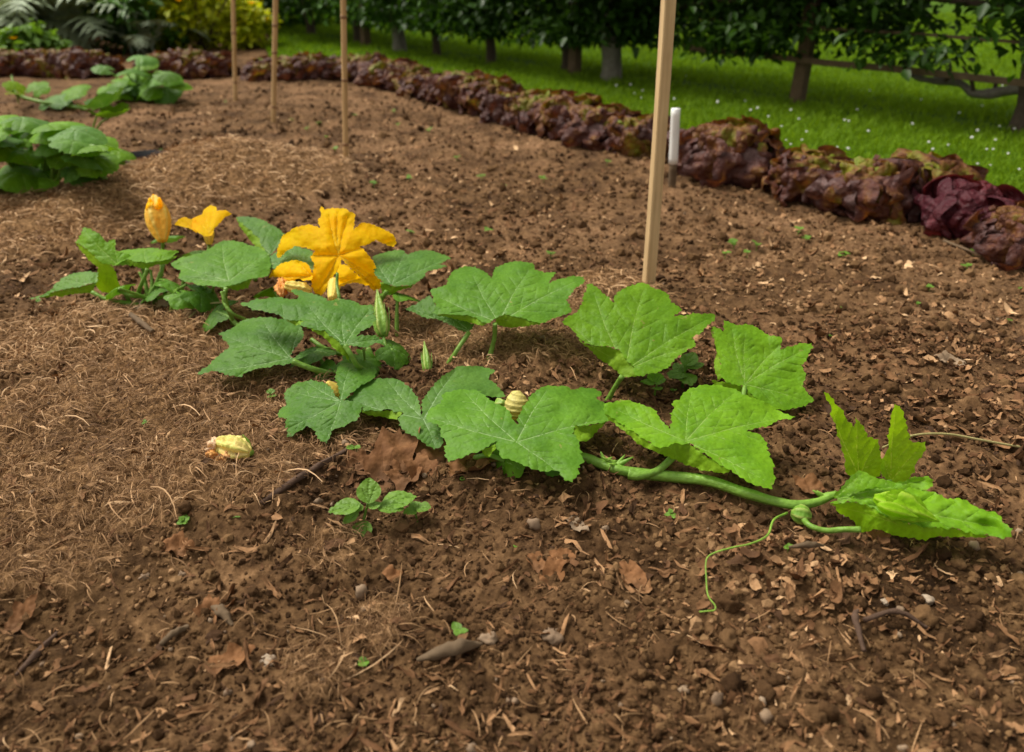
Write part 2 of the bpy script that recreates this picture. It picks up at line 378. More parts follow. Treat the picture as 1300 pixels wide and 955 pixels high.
    f += quilt*2.2*fbm(uv[:, 0]/.022, uv[:, 1]/.022, 200+seed, 3)
    return uv, F, f, {'vein': vv, 'halo': halo}
def ZC(Z, pts):
    pts = np.asarray(pts, float); return np.c_[Z[0]+pts[:, 0]/Z[2], Z[1]+pts[:, 1]/Z[2]]
Z4 = (20, 220, 3.824); Z5 = (240, 240, 3.611); Z6 = (240, 380, 3.611); Z7 = (520, 320, 3.182); Z8 = (740, 320, 3.184); Z9 = (980, 480, 3.978)
ZP = (0, 0, 1.0)
LSEED = [0]
def tleaf(parent, Z, outline, J, zJ, tilt, roll, tips, mat='leaf', lips=(), cup=-.15, wav=.012, petiole=None, pr=.0042, name='leaf', teeth=.0040, tint=None, ptint=.5, grid=.005, vw=.0011, lipmat='under', pmat='stem', quilt=.0015, groove=.0022, second=True):
    LSEED[0] += 1; seed = LSEED[0]
    loc = np.array(parent.location)
    Jp = ZC(Z, [J])[0]; J3 = P(Jp[0], Jp[1], zJ)
    t, r = rad(tilt), rad(roll)
    n = np.array([math.sin(r)*math.cos(t), -math.sin(t), math.cos(t)*math.cos(r)]); n /= np.linalg.norm(n)
    e1 = np.cross([0, 1, 0.], n); e1 /= np.linalg.norm(e1); e2 = np.cross(n, e1)
    def toplane(px):
        d = ray(px[:, 0], px[:, 1]); tt = ((J3-CO)@n)/(d@n); p = CO+d*tt[:, None]-J3; return np.c_[p@e1, p@e2]
    ouv = toplane(ZC(Z, outline)); tuv = toplane(ZC(Z, tips)); 
    uv, F, f, A = leafcore(ouv, (0, 0), tuv, grid, vw, teeth, seed, groove, cup, wav, second=second, quilt=quilt)
    p0 = J3+uv[:, :1]*e1+uv[:, 1:]*e2; d = p0-CO; dep = d@FW; dn = d/np.linalg.norm(d, axis=1)[:, None]
    c = dn@n; c = np.where(np.abs(c) < .38, .38*np.sign(c+1e-9), c)
    V = p0+dn*(f/c)[:, None]
    tn = tint if tint is not None else random.uniform(.3, .7)
    A['tint'] = np.full(len(V), tn)
    parts = [(V, F, A)]; mi = [0]*len(F)
    Vd = (V-CO); Vt = Vd@FW; Vpx = np.c_[650+FPX*Vd[:, 0]/Vt, 433-FPX*(Vd@UP)/Vt]
    for lp in lips:
        lpx = ZC(Z, lp); dm = float(Vt.mean()); s = dm/FPX
        luv, LF, lf, LA = leafcore(lpx*s, lpx.mean(0)*s, (lpx[:2]*s), .006, vw*.5, teeth*.8, seed+50, 0, 0, .002, R=.05, second=False, quilt=.0008)
        q = luv/s; dd = np.sqrt(((q[:, None]-Vpx[None])**2).sum(-1)); i = dd.argmin(1); dmn = dd.min(1)
        tt = Vt[i]+dmn*s*.45+lf*.6+.0012; L3 = CO+ray(q[:, 0], q[:, 1])*tt[:, None]
        LA['tint'] = np.full(len(L3), tn); parts.append((L3, LF, LA)); mi += [1]*len(LF)
    V, F, A = cat_meshes(parts)
    ob = mk(name, V, F, [M[mat], M[lipmat]], parent, loc, mi, A)
    if petiole:
        pts = [P(*ZC(Z, [(a, b_)])[0], z) for a, b_, z in petiole]
        tubeobj('petiole', pts, [pr*1.15, pr, pr*1.1, pr*1.4], M[pmat], ob, loc, seg=10, ribs=.05, tint=ptint)
    return ob
# generic palmate squash leaf in its own plane, unit radius = R
def gl_outline(R, seed, lob=.16):
    rs = np.random.default_rng(seed); o_ = []
    for i in range(64):
        th = -PI/2+2*PI*(i+.5)/64
        a = abs(((th+PI/2+PI) % (2*PI))-PI)      # distance from the sinus at -90 deg
        r = R*(1-lob*(1-abs(math.cos(2.5*(th-PI/2)))))*(.9+.1*math.sin(th*1+.5))
        r *= .28+.72*min(1, a/.55)**.8; r *= 1+.03*rs.standard_normal()
        o_.append((r*math.cos(th), r*math.sin(th)+.0))
    tips = [(.95*R*math.cos(q), .95*R*math.sin(q)) for q in (PI/2, PI/2+1.256, PI/2-1.256, PI/2+2.35, PI/2-2.35)]
    return o_, tips
GLC = {}
def gleaf(parent, c, R, az, tilt, mat='leaf', foot=None, seed=0, cup=-.25, grid=None, name='leaf', lob=.16, pr=.004):
    """generic leaf: junction at world point c, tip azimuth az, tilt = drop of the tip in degrees"""
    loc = np.array(parent.location); key = (round(R, 2), seed % 5, cup, lob)
    if key not in GLC:
        o_, tips = gl_outline(R, seed % 5, lob)
        GLC[key] = leafcore(o_, (0, 0), tips, grid or R*.075, R*.011, R*.012, seed % 5+300, .002, cup, R*.10, R=R, second=False)
    uv, F, f, A = GLC[key]
    a, t = rad(az), rad(tilt); rl = rad(random.uniform(-18, 18))
    e2 = np.array([math.cos(a)*math.cos(t), math.sin(a)*math.cos(t), -math.sin(t)]); s_ = np.array([-math.sin(a), math.cos(a), 0])
    n = np.cross(e2, s_); n = -n if n[2] < 0 else n
    e1 = np.cross(e2, n); e1, n = e1*math.cos(rl)+n*math.sin(rl), n*math.cos(rl)-e1*math.sin(rl)
    V = np.array(c)+uv[:, :1]*e1+uv[:, 1:]*e2+f[:, None]*n
    A = dict(A); A['tint'] = np.full(len(V), random.random())
    ob = mk(name, V, F, M[mat], parent, loc, attrs=A)
    if foot is not None:
        foot = np.array(foot); mid = (foot+np.array(c))/2+np.array([0, 0, .25*np.linalg.norm(foot-c)*.5])
        tubeobj('petiole', [foot, mid, np.array(c)-n*.002], [pr*1.3, pr, pr*.9], M['stem'], ob, loc, seg=7, n=10)
    return ob
exec_parts = []
# ------------------------------------------------------------------ ground sheet
def ground():
    dense = np.arange(-.94, .94, .0020); out = np.linspace(.94, 2*PI-.94, 150)[:-1]
    ang = np.concatenate([dense, out]); na = len(ang)
    r = [.12, .2, .28, .34]
    while r[-1] < 7.6: r.append(r[-1]*1.0031)
    while r[-1] < 260: r.append(r[-1]*1.06)
    r = np.array(r); nr = len(r)
    A, Rr = np.meshgrid(ang, r); x = Rr*np.sin(A); y = Rr*np.cos(A)
    x = x.ravel(); y = y.ravel()
    m = Mmask(x, y); lw = inpoly(x, y, LAWN)
    far = np.clip(1-(Rr.ravel()-9)/10, 0, 1)
    z = Hmac(x, y)+np.where(lw, -.02, Hmic(x, y, m))*far
    V = np.c_[x, y, z]; V = np.vstack([V, [[0, 0, float(Hmac(0, 0))]]])
    i = np.arange(nr-1)[:, None]*na; j = np.arange(na)[None]; j2 = (j+1) % na
    F = np.stack([i+j, i+na+j, i+na+j2, i+j2], -1).reshape(-1, 4)[:, ::-1]
    F = np.vstack([F, np.stack([np.full(na, len(V)-1), np.arange(na), np.arange(na), (np.arange(na)+1) % na], 1)[:, [0, 1, 3, 3]]]) if False else F
    dry = np.clip(sstep(-.3, .5, fbm(x*1.7, y*1.7, 5, 3))*sstep(.9, 2.2, Rr.ravel())+.25*sstep(1.3, 2.0, Rr.ravel()), 0, 1)
    o = mk('ground', V, F, M['soil'], attrs={'mulch': np.append(m, 0), 'dry': np.append(dry, 0)})
    tag(o, 'brown crumbly vegetable bed soil with dry clippings', 'soil', kind='structure')
    # lawn sheet
    rs = np.random.default_rng(3); pts = []
    for i in range(len(LAWN)):
        a = np.array(LAWN[i]); b_ = np.array(LAWN[(i+1) % len(LAWN)]); L = np.linalg.norm(b_-a); kx = max(1, int(L/.12)) if L < 15 else 12
        for q in range(kx): pts.append(tuple(a+(b_-a)*q/kx+(rs.normal(0, .012, 2) if L < 15 else 0)))
    n0 = len(pts)
    gx, gy = np.meshgrid(np.arange(-4, 6, .12), np.arange(-1, 12, .12)); g = np.c_[gx.ravel(), gy.ravel()]
    gx, gy = np.meshgrid(np.arange(-30, 120, 6), np.arange(-4, 120, 6)); g2 = np.c_[gx.ravel(), gy.ravel()]
    g2 = g2[(g2[:, 0] < -5) | (g2[:, 0] > 7) | (g2[:, 1] > 13)]; g = np.vstack([g, g2]); g = g[inpoly(g[:, 0], g[:, 1], LAWN)]
    pts += [tuple(p) for p in g]
    r = delaunay_2d_cdt([Vector(p) for p in pts], [(i, (i+1) % n0) for i in range(n0)], [], 1, 1e-5)
    xy = np.array([(v.x, v.y) for v in r[0]]); z = Hmac(xy[:, 0], xy[:, 1])+.008
    o = mk('lawn', np.c_[xy, z], [tuple(f) for f in r[2]], M['lawn'])
    tag(o, 'mown green lawn beyond the vegetable bed', 'lawn', kind='structure')
ground()
# tree line world points
TREES = [P(px, py)[:2] for px, py in [(1293, 166), (1012, 133)]]
TA = np.array(P(1293, 166)[:2]); TB = np.array(P(395, 45)[:2]); TDIR = (TB-TA)/np.linalg.norm(TB-TA); TN = np.array([-TDIR[1], TDIR[0]])
def polar(n, r0, r1, a0=-.66, a1=.66, rng=RNG):
    r = np.exp(rng.uniform(math.log(r0), math.log(r1), n)); a = rng.uniform(a0, a1, n)
    return r*np.sin(a), r*np.cos(a)
# ------------------------------------------------------------------ grass
def grass(n=230000):
    x, y = polar(n, 1.9, 13, -.45, .75); k = inpoly(x, y, LAWN)
    tl = (np.c_[x, y]-TA)@TN; furrow = np.abs(tl+.0) < .07
    k &= ~(furrow & (RNG.random(len(x)) < .75)); x, y = x[k], y[k]; n = len(x); r = np.hypot(x, y)
    h = RNG.uniform(.022, .05, n)*(1+.3*fbm(x*2, y*2, 9, 2)); w = .0022*np.maximum(1, r/3.)*RNG.uniform(.8, 1.3, n)
    ph = RNG.uniform(0, 2*PI, n); lean = RNG.uniform(.1, .9, n)*h; ld = RNG.uniform(0, 2*PI, n)
    z = Hmac(x, y)+.004; dx, dy = np.cos(ph)*w, np.sin(ph)*w; lx, ly = np.cos(ld)*lean, np.sin(ld)*lean
    V = np.stack([np.c_[x-dx, y-dy, z], np.c_[x+dx, y+dy, z], np.c_[x+lx*.4+dx*.7, y+ly*.4+dy*.7, z+h*.6], np.c_[x+lx*.4-dx*.7, y+ly*.4-dy*.7, z+h*.6], np.c_[x+lx, y+ly, z+h*.92]], 1).reshape(-1, 3)
    b = np.arange(n)[:, None]*5; F = np.concatenate([b+[0, 1, 2], b+[0, 2, 3], b+[3, 2, 4]])
    t = np.clip(.5+.35*fbm(x*1.5, y*1.5, 21, 3)+RNG.normal(0, .2, n), 0, 1)
    o = mk('grass', V, F, M['grass'], attrs={'tint': np.repeat(t, 5)}, smooth=False)
    tag(o, 'short green grass blades of the lawn', 'grass', kind='stuff')
grass()
# ------------------------------------------------------------------ scattered litter
def ico(seed, sub=1):
    import bmesh
    bm = bmesh.new(); bmesh.ops.create_icosphere(bm, subdivisions=sub, radius=1)
    V = np.array([v.co[:] for v in bm.verts]); F = np.array([[v.index for v in f.verts] for f in bm.faces]); bm.free()
    rs = np.random.default_rng(seed); ax = rs.uniform(.65, 1.2, 3); V = V*ax
    d = 1+.55*fbm(V[:, 0]*1.7+seed*7, V[:, 1]*1.7+V[:, 2]*1.3, seed, 3)+.10*rs.standard_normal(len(V)); d = d+(.22*fbm(V[:, 0]*6+V[:, 2]*3, V[:, 1]*6-V[:, 2]*4, seed+9, 2) if sub > 1 else 0); return V*d[:, None], F
def rotm(n, full=True, rng=RNG):
    q = rng.standard_normal((n, 4)) if full else np.c_[np.ones(n), rng.normal(0, .16, (n, 2)), np.zeros(n)]
    q /= np.linalg.norm(q, axis=1)[:, None]; w, x, y, z = q.T
    R_ = np.stack([1-2*(y*y+z*z), 2*(x*y-z*w), 2*(x*z+y*w), 2*(x*y+z*w), 1-2*(x*x+z*z), 2*(y*z-x*w), 2*(x*z-y*w), 2*(y*z+x*w), 1-2*(x*x+y*y)], 1).reshape(n, 3, 3)
    if not full:
        a = rng.uniform(0, 2*PI, n); c, s_ = np.cos(a), np.sin(a); Z = np.zeros((n, 3, 3)); Z[:, 0, 0] = c; Z[:, 0, 1] = -s_; Z[:, 1, 0] = s_; Z[:, 1, 1] = c; Z[:, 2, 2] = 1
        R_ = R_@Z
    return R_
def scatter(name, shapes, x, y, z, size, mat, label, cat, full=True, tint=None, smooth=True):
    n = len(x); t = RNG.random(n) if tint is None else tint; w = RNG.integers(0, len(shapes), n); Vs = []; Fs = []; Ts = []; off = 0
    for i, (bv, bf) in enumerate(shapes):
        k = np.where(w == i)[0]
        if not len(k): continue
        R_ = rotm(len(k), full); v = np.einsum('nij,vj->nvi', R_, bv)*size[k][:, None, None]+np.c_[x[k], y[k], z[k]][:, None]
        Vs.append(v.reshape(-1, 3)); Fs.append((bf[None]+(np.arange(len(k))*len(bv))[:, None, None]).reshape(-1, 3)+off); off += len(k)*len(bv); Ts.append(np.repeat(t[k], len(bv)))
    o = mk(name, np.concatenate(Vs), np.concatenate(Fs), mat, attrs={'tint': np.concatenate(Ts)}, smooth=smooth)
    tag(o, label, cat, kind='stuff'); return o
def soilpts(n, r0, r1, mmin, mmax, a=.92, clump=None):
    x, y = polar(n, r0, r1, -a, a); k = ~inpoly(x, y, LAWN); x, y = x[k], y[k]; m = Mmask(x, y); k = (m >= mmin) & (m <= mmax)
    if clump: k &= (fbm(x*clump[0], y*clump[0], clump[1], 2) > clump[2]+RNG.normal(0, .15, len(x)))
    return x[k], y[k]
IC = [ico(i) for i in range(8)]
x, y = soilpts(42000, .42, 5.5, 0, .55); s = np.clip(.0027*np.exp(RNG.normal(0, .5, len(x))), .0013, .010)*np.clip(np.hypot(x, y), .7, 3)**.6
scatter('soil_crumbs', IC, x, y, H(x, y)+s*.25, s, M['clod'], 'loose brown soil crumbs over the bed', 'soil crumbs', smooth=False, tint=np.clip(RNG.random(len(x))*.7+.1+.45*fbm(x*4, y*4, 14, 3), 0, 1))
x, y = soilpts(900, .38, 3, 0, .5, clump=(3, 8, -.1)); s = np.clip(.0085*np.exp(RNG.normal(0, .3, len(x))), .005, .016)
scatter('soil_clods', [ico(20+i, 3) for i in range(6)], x, y, H(x, y)+s*.2, s, M['clod'], 'bigger rounded clods of dark soil', 'soil clods', tint=RNG.uniform(0, .75, len(x)))
x, y = soilpts(420, .4, 5, 0, 1); s = np.clip(.0030*np.exp(RNG.normal(0, .4, len(x))), .002, .010)
scatter('small_stones', [ico(40+i, 2) for i in range(5)], x, y, H(x, y)+s*.4, s, M['pebble'], 'small pale stones strewn on the soil', 'stones', tint=RNG.beta(1.2, 2.5, len(x)))
def chipshape(seed, curl=.5, asp=.55, n=9):
    rs = np.random.default_rng(seed); th = np.linspace(0, 2*PI, n, endpoint=False)
    r = rs.uniform(.55, 1.15, n); o_ = np.c_[r*np.cos(th), asp*r*np.sin(th)]
    o2 = o_*.5; V = np.vstack([[[0, 0]], o2, o_]); cx, cy = rs.normal(0, curl, 2)
    z = cx*V[:, 0]**2+cy*V[:, 1]**2+.12*rs.standard_normal(len(V)); V = np.c_[V, z]; F = []
    for i in range(n):
        j = (i+1) % n; F += [(0, 1+i, 1+j), (1+i, 1+n+i, 1+n+j), (1+i, 1+n+j, 1+j)]
    return V, np.array(F)
CH = [chipshape(i, .5, random.uniform(.3, .8)) for i in range(12)]
x, y = soilpts(32000, .42, 5.5, 0, .75); kp = RNG.random(len(x)) < (.42+.58*sstep(.8, 1.3, np.hypot(x, y)))*np.clip(.75+.9*fbm(x*2.6, y*2.6, 23, 3), .25, 1); x, y = x[kp], y[kp]; s = np.clip(.0052*np.exp(RNG.normal(0, .5, len(x))), .002, .017)*np.clip(np.hypot(x, y), .7, 3)**.5
scatter('leaf_litter', CH, x, y, H(x, y)+.002+s*.12, s, M['chip'], 'brown leaf and bark fragments littering the soil', 'leaf litter', full=False, tint=np.clip(RNG.beta(1.5, 2.2, len(x))+.35*fbm(x*4, y*4, 14, 3)+.14*sstep(1.2, 2, np.hypot(x, y)), 0, 1))
LONG = [chipshape(50+i, .15, .13, 8) for i in range(6)]
x, y = soilpts(3800, .42, 5, 0, .8); s = np.clip(.012*np.exp(RNG.normal(0, .45, len(x))), .005, .034)
scatter('wood_slivers', LONG, x, y, H(x, y)+.004, s, M['chip'], 'thin bark and wood slivers on the soil', 'wood slivers', full=False, tint=RNG.beta(2, 2, len(x)))
# patches rich in shredded leaves
px = RNG.normal(0, 1, 1500); py = RNG.normal(0, 1, 1500); cs = [(1190, 455, .22, .10), (1000, 745, .08, .05), (1230, 540, .12, .07), (890, 470, .1, .06)]
xs, ys = [], []
for i, (a, b_, sx, sy) in enumerate(cs):
    q = P(a, b_); kx = 480 if i == 0 else 170; xs.append(q[0]+RNG.normal(0, sx, kx)); ys.append(q[1]+RNG.normal(0, sy, kx))
x, y = np.concatenate(xs), np.concatenate(ys); s = np.clip(.0085*np.exp(RNG.normal(0, .4, len(x))), .004, .020)
scatter('shredded_leaves', [chipshape(80+i, .8, .6, 10) for i in range(8)], x, y, H(x, y)+.005, s, M['chip'], 'shredded dead leaves in drifts on the bed', 'leaf litter', full=False, tint=RNG.beta(1.8, 1.8, len(x)))
def fibres(name, x, y, L, W, tint, label, lift=.006, hf=1.):
    n = len(x); a = RNG.uniform(0, 2*PI, n); cv = RNG.normal(0, .85, n); K = 6; V = np.zeros((n, K, 2, 3)); z0 = H(x, y); up = RNG.random(n)**1.6*lift+.0015
    tz = RNG.normal(0, .10, n)*hf
    cx = x.copy(); cy = y.copy()
    for i in range(K):
        t = i/(K-1); an = a+cv*(t-.5); wx, wy = -np.sin(an)*W*(1-.6*abs(2*t-1)), np.cos(an)*W*(1-.6*abs(2*t-1))
        z = z0+up*(.4+math.sin(PI*t))+tz*L*(t-.5)+.0015*RNG.random(n)
        if i: cx = cx+np.cos(an)*L/(K-1); cy = cy+np.sin(an)*L/(K-1)
        V[:, i, 0] = np.c_[cx+wx, cy+wy, z+W*.5]; V[:, i, 1] = np.c_[cx-wx, cy-wy, z-W*.5]
    b = np.arange(n)[:, None]*(K*2); F = np.concatenate([b+[2*i, 2*i+1, 2*i+3, 2*i+2] for i in range(K-1)])
    o = mk(name, V.reshape(-1, 3), F, M['straw'], attrs={'tint': np.repeat(tint, K*2)}, smooth=True); tag(o, label, 'dry grass', kind='stuff')
x, y = polar(170000, .42, 3.3, -.92, .68); m = Mmask(x, y); k = (RNG.random(len(x)) < m**1.2*np.where(np.hypot(x, y) > 1.7, .8, .75)) & ~inpoly(x, y, LAWN); x, y = x[k], y[k]
r = np.hypot(x, y); print('fibres', len(x))
fibres('mulch_fibres', x, y, RNG.uniform(.010, .042, len(x))*np.clip(r, .8, 1.8)**.4, .00050*np.clip(r, .8, 2.6)*RNG.uniform(.6, 1.5, len(x)), np.clip(RNG.beta(1.7, 2.6, len(x))+.2*fbm(x*6, y*6, 4, 2)+.22*sstep(1.2, 2, r), 0, 1), 'matted dry grass clippings mulching the bed', .010)
x, y = soilpts(2600, .4, 4, 0, .5); fibres('loose_straws', x, y, RNG.uniform(.01, .05, len(x)), .0006*RNG.uniform(.7, 1.5, len(x)), RNG.beta(2, 2, len(x)), 'loose dry stalks scattered on bare soil', .004, .4)
x, y = polar(240, .62, 2.0, -.7, -.18); k = Mmask(x, y) > .5; x, y = x[k], y[k]
fibres('long_straws', x, y, RNG.uniform(.05, .11, len(x)), np.full(len(x), .0009), RNG.uniform(.55, 1, len(x)), 'long pale straws lying over the clippings', .012, 1.2)
x, y = polar(9000, .5, 3.2, -.92, .5); k = (RNG.random(len(x)) < Mmask(x, y)*.55) & ~inpoly(x, y, LAWN); x, y = x[k], y[k]
scatter('broken_stalks', [chipshape(90+i, .1, .07, 8) for i in range(5)], x, y, H(x, y)+.008, RNG.uniform(.006, .022, len(x)), M['straw'], 'short broken stalks and leaf bits caught in the clippings', 'dry grass', full=False, tint=RNG.beta(1.8, 1.6, len(x)))
x, y = polar(7000, .5, 3.2, -.92, .5); k = (RNG.random(len(x)) < Mmask(x, y)*.3) & ~inpoly(x, y, LAWN); x, y = x[k], y[k]
scatter('mulch_scraps', CH, x, y, H(x, y)+.007, np.clip(.0055*np.exp(RNG.normal(0, .45, len(x))), .002, .016), M['chip'], 'brown leaf scraps caught in the dry clippings', 'leaf litter', full=False, tint=RNG.beta(1.4, 2.2, len(x)))
# ------------------------------------------------------------------ foreground squash plants
def zg(px, py): return float(G(px, py)[2])
base = G(470, 520)
sq = thing('squash_plant', 'large trailing squash plant with a wide open orange star flower and long vine', 'squash plant', base)
k = tleaf(sq, Z7, [(0, 222), (80, 175), (95, 190), (105, 250), (230, 275), (262, 292), (235, 330), (180, 302), (110, 270), (0, 240), (-25, 232)], (245, 322), .085, 30, 0, [(0, 225), (90, 185), (120, 270)], 'leafdark', petiole=[(240, 325, .085), (190, 400, .06), (140, 480, .02)])
tleaf(sq, Z7, [(85, 155), (150, 130), (165, 88), (215, 60), (265, 57), (333, 105), (345, 62), (420, 38), (500, 43), (503, 72), (545, 85), (590, 80), (562, 125), (640, 100), (705, 100), (704, 120), (668, 148), (632, 195), (655, 235), (600, 262), (530, 288), (455, 268), (385, 248), (345, 270), (318, 287), (235, 254), (140, 250), (100, 250), (108, 215), (95, 185)], (360, 285), .12, 15, 0,
      [(250, 85), (490, 60), (690, 108), (100, 175)], 'leaf', lips=[[(100, 249), (235, 252), (318, 285), (300, 296), (230, 280), (150, 262)], [(345, 269), (385, 247), (455, 267), (530, 287), (440, 302), (380, 303), (350, 292)]], petiole=[(345, 290, .115), (340, 360, .075), (308, 475, .02)], cup=-.05)
tleaf(sq, Z7, [(65, 660), (125, 600), (150, 565), (220, 553), (290, 562), (330, 600), (385, 625), (420, 680), (430, 720), (432, 676), (455, 640), (480, 595), (540, 545), (620, 540), (660, 555), (740, 548), (775, 568), (755, 590), (785, 608), (800, 650), (810, 680), (740, 695), (665, 700), (655, 735), (685, 770), (700, 810), (690, 870), (660, 930), (630, 925), (600, 885), (520, 880), (440, 850), (370, 830), (350, 790), (355, 765), (290, 800), (160, 850), (140, 820), (150, 780), (125, 730), (110, 695), (65, 690)], (432, 768), .085, 10, 0,
      [(75, 668), (215, 560), (560, 550), (800, 672), (640, 920)], 'leaf', lips=[[(665, 701), (740, 696), (800, 683), (760, 720), (740, 748), (690, 765), (657, 735)], [(290, 801), (355, 768), (350, 792), (345, 800), (318, 832), (298, 815)]], cup=-.12, tint=.75)
fr = tubeobj('petiole', [P(655.8, 561.5, .083), P(662, 585, .04), P(680, 588, .02), P(700, 586, .012)], [.004, .004, .005], M['stem'], sq, base)
tleaf(sq, Z8, [(-85, 280), (-20, 240), (5, 200), (20, 130), (40, 128), (90, 170), (125, 205), (135, 165), (200, 130), (245, 125), (300, 150), (345, 172), (355, 205), (400, 232), (370, 262), (440, 250), (530, 250), (533, 270), (500, 305), (440, 345), (455, 375), (400, 410), (380, 430), (345, 470), (300, 490), (220, 500), (205, 460), (150, 400), (110, 385), (60, 378), (5, 370), (-45, 315)], (172, 478), .08, 26, 0,
      [(-60, 285), (35, 145), (248, 135), (520, 262), (430, 380)], 'bright', lips=[[(-20, 352), (5, 370), (60, 378), (110, 385), (150, 400), (205, 460), (222, 500), (160, 505), (100, 450), (40, 402)]], petiole=[(158, 503, .075), (130, 545, .05), (98, 605, .015)], cup=-.02)
tleaf(sq, Z8, [(515, 300), (545, 308), (578, 335), (570, 275), (620, 295), (680, 295), (720, 315), (760, 340), (805, 350), (800, 395), (860, 375), (925, 368), (932, 385), (905, 430), (882, 455), (890, 475), (900, 500), (880, 540), (910, 575), (935, 600), (900, 625), (820, 640), (740, 625), (700, 590), (650, 545), (580, 528), (560, 500), (550, 420), (545, 360)], (655, 535), .05, 30, 0,
      [(600, 300), (655, 320), (800, 370), (915, 385), (900, 600)], 'bright', lips=[[(515, 300), (545, 362), (550, 420), (562, 500), (545, 522), (530, 440), (545, 400), (530, 350)], [(520, 518), (580, 528), (650, 545), (722, 600), (700, 605), (640, 592), (560, 562)]], petiole=[(655, 545, .045), (640, 620, .03), (600, 720, .015)], cup=.04, tint=.8)
tleaf(sq, Z8, [(90, 612), (150, 595), (230, 610), (290, 640), (330, 690), (358, 722), (360, 660), (365, 610), (400, 580), (430, 548), (520, 540), (600, 550), (640, 575), (720, 600), (790, 640), (860, 668), (800, 680), (720, 710), (650, 725), (720, 740), (745, 770), (740, 800), (765, 840), (770, 880), (767, 958), (720, 945), (650, 915), (590, 880), (540, 850), (480, 812), (430, 772), (370, 772), (300, 788), (240, 752), (170, 698), (88, 652)], (415, 765), .085, 14, 0,
      [(110, 625), (440, 560), (830, 665), (750, 930), (620, 560)], 'bright', lips=[[(88, 653), (170, 698), (240, 752), (300, 788), (370, 772), (430, 772), (480, 812), (540, 850), (596, 884), (560, 892), (500, 886), (430, 862), (350, 828), (280, 800), (200, 752), (130, 692)]], petiole=[(385, 806, .058), (352, 842, .05), (300, 885, .038), (230, 905, .036), (185, 898, .036)], cup=-.05, pr=.0055, tint=.85)
tleaf(sq, Z6, [(405, 525), (440, 490), (445, 420), (490, 385), (560, 365), (620, 385), (665, 430), (690, 458), (685, 420), (672, 350), (690, 300), (740, 295), (800, 315), (860, 328), (850, 360), (790, 390), (735, 430), (705, 462), (790, 482), (785, 520), (760, 560), (700, 585), (660, 600), (630, 662), (600, 650), (570, 600), (540, 580), (520, 600), (450, 632), (440, 590), (450, 545), (408, 530)], (695, 468), .07, 12, -6,
      [(450, 420), (530, 375), (740, 300), (440, 600), (630, 650)], 'leafdark', cup=-.15, tint=.7, petiole=[(695, 468, .068), (720, 500, .05), (780, 540, .02)])
tleaf(sq, Z6, [(700, 465), (750, 440), (770, 395), (830, 370), (910, 360), (960, 370), (1010, 405), (1048, 460), (1068, 530), (1066, 464), (1124, 396), (1159, 350), (1238, 307), (1329, 307), (1403, 328), (1374, 362), (1442, 430), (1448, 447), (1363, 445), (1261, 440), (1181, 470), (1120, 545), (1150, 600), (1165, 660), (1125, 690), (1080, 660), (1030, 625), (960, 578), (958, 545), (980, 517), (900, 505), (800, 515), (795, 480)], (1075, 550), .065, 12, 0,
      [(720, 462), (900, 365), (1230, 315), (1430, 440), (1130, 680)], 'leafblue', lips=[[(702, 466), (795, 480), (800, 514), (850, 506), (930, 508), (980, 518), (955, 552), (880, 537), (795, 520)]], cup=-.1, petiole=[(1075, 552, .06), (1090, 580, .04), (1120, 610, .02)])
tleaf(sq, Z6, [(135, 160), (200, 130), (240, 100), (330, 80), (400, 85), (470, 105), (515, 118), (527, 150), (520, 180), (480, 225), (466, 262), (480, 270), (530, 235), (590, 215), (578, 238), (520, 268), (480, 292), (400, 302), (330, 317), (250, 340), (240, 358), (180, 345), (110, 330), (40, 345), (90, 300), (140, 255), (185, 220), (168, 190)], (465, 271), .07, 14, 0,
      [(150, 165), (330, 85), (510, 125), (50, 342), (585, 218)], 'leafdark', petiole=[(475, 285, .068), (560, 318, .055), (678, 352, .03)], cup=-.12, pr=.005, tint=.6)
tleaf(sq, Z5, [(235, 525), (300, 508), (400, 498), (470, 505), (500, 500), (470, 464), (520, 466), (600, 490), (640, 512), (700, 505), (780, 530), (838, 532), (850, 580), (845, 625), (800, 650), (760, 680), (722, 712), (780, 672), (860, 668), (890, 700), (800, 727), (715, 717), (690, 695), (625, 655), (512, 625), (530, 605), (430, 590), (400, 577), (330, 557), (240, 532)], (714, 714), .13, 16, 0,
      [(250, 528), (540, 530), (700, 600), (835, 545), (880, 690)], 'leafdark', lips=[[(420, 588), (530, 605), (512, 625), (625, 655), (690, 695), (716, 718), (740, 800), (640, 702), (560, 642)]], petiole=[(716, 718, .13), (745, 765, .115), (775, 812, .09), (830, 850, .04)], cup=-.12, tint=.65)
tleaf(sq, Z5, [(840, 310), (910, 285), (980, 282), (1000, 300), (1060, 280), (1130, 290), (1200, 320), (1140, 345), (1185, 355), (1090, 380), (1060, 420), (1020, 440), (950, 447), (890, 432), (860, 400)], (930, 442), .12, 16, 0,
      [(850, 320), (990, 290), (1180, 320)], 'leafblue', lips=[[(875, 428), (950, 447), (1020, 440), (1055, 425), (1000, 455), (895, 490)]], petiole=[(905, 470, .11), (850, 560, .06), (810, 640, .02)])
tleaf(sq, Z5, [(285, 325), (370, 310), (430, 270), (490, 262), (565, 285), (575, 340), (560, 370), (480, 372), (400, 372), (340, 357)], (575, 365), .13, 16, 0, [(295, 325), (440, 275)], 'leafblue', petiole=[(575, 366, .13), (590, 450, .1), (600, 620, .02)])
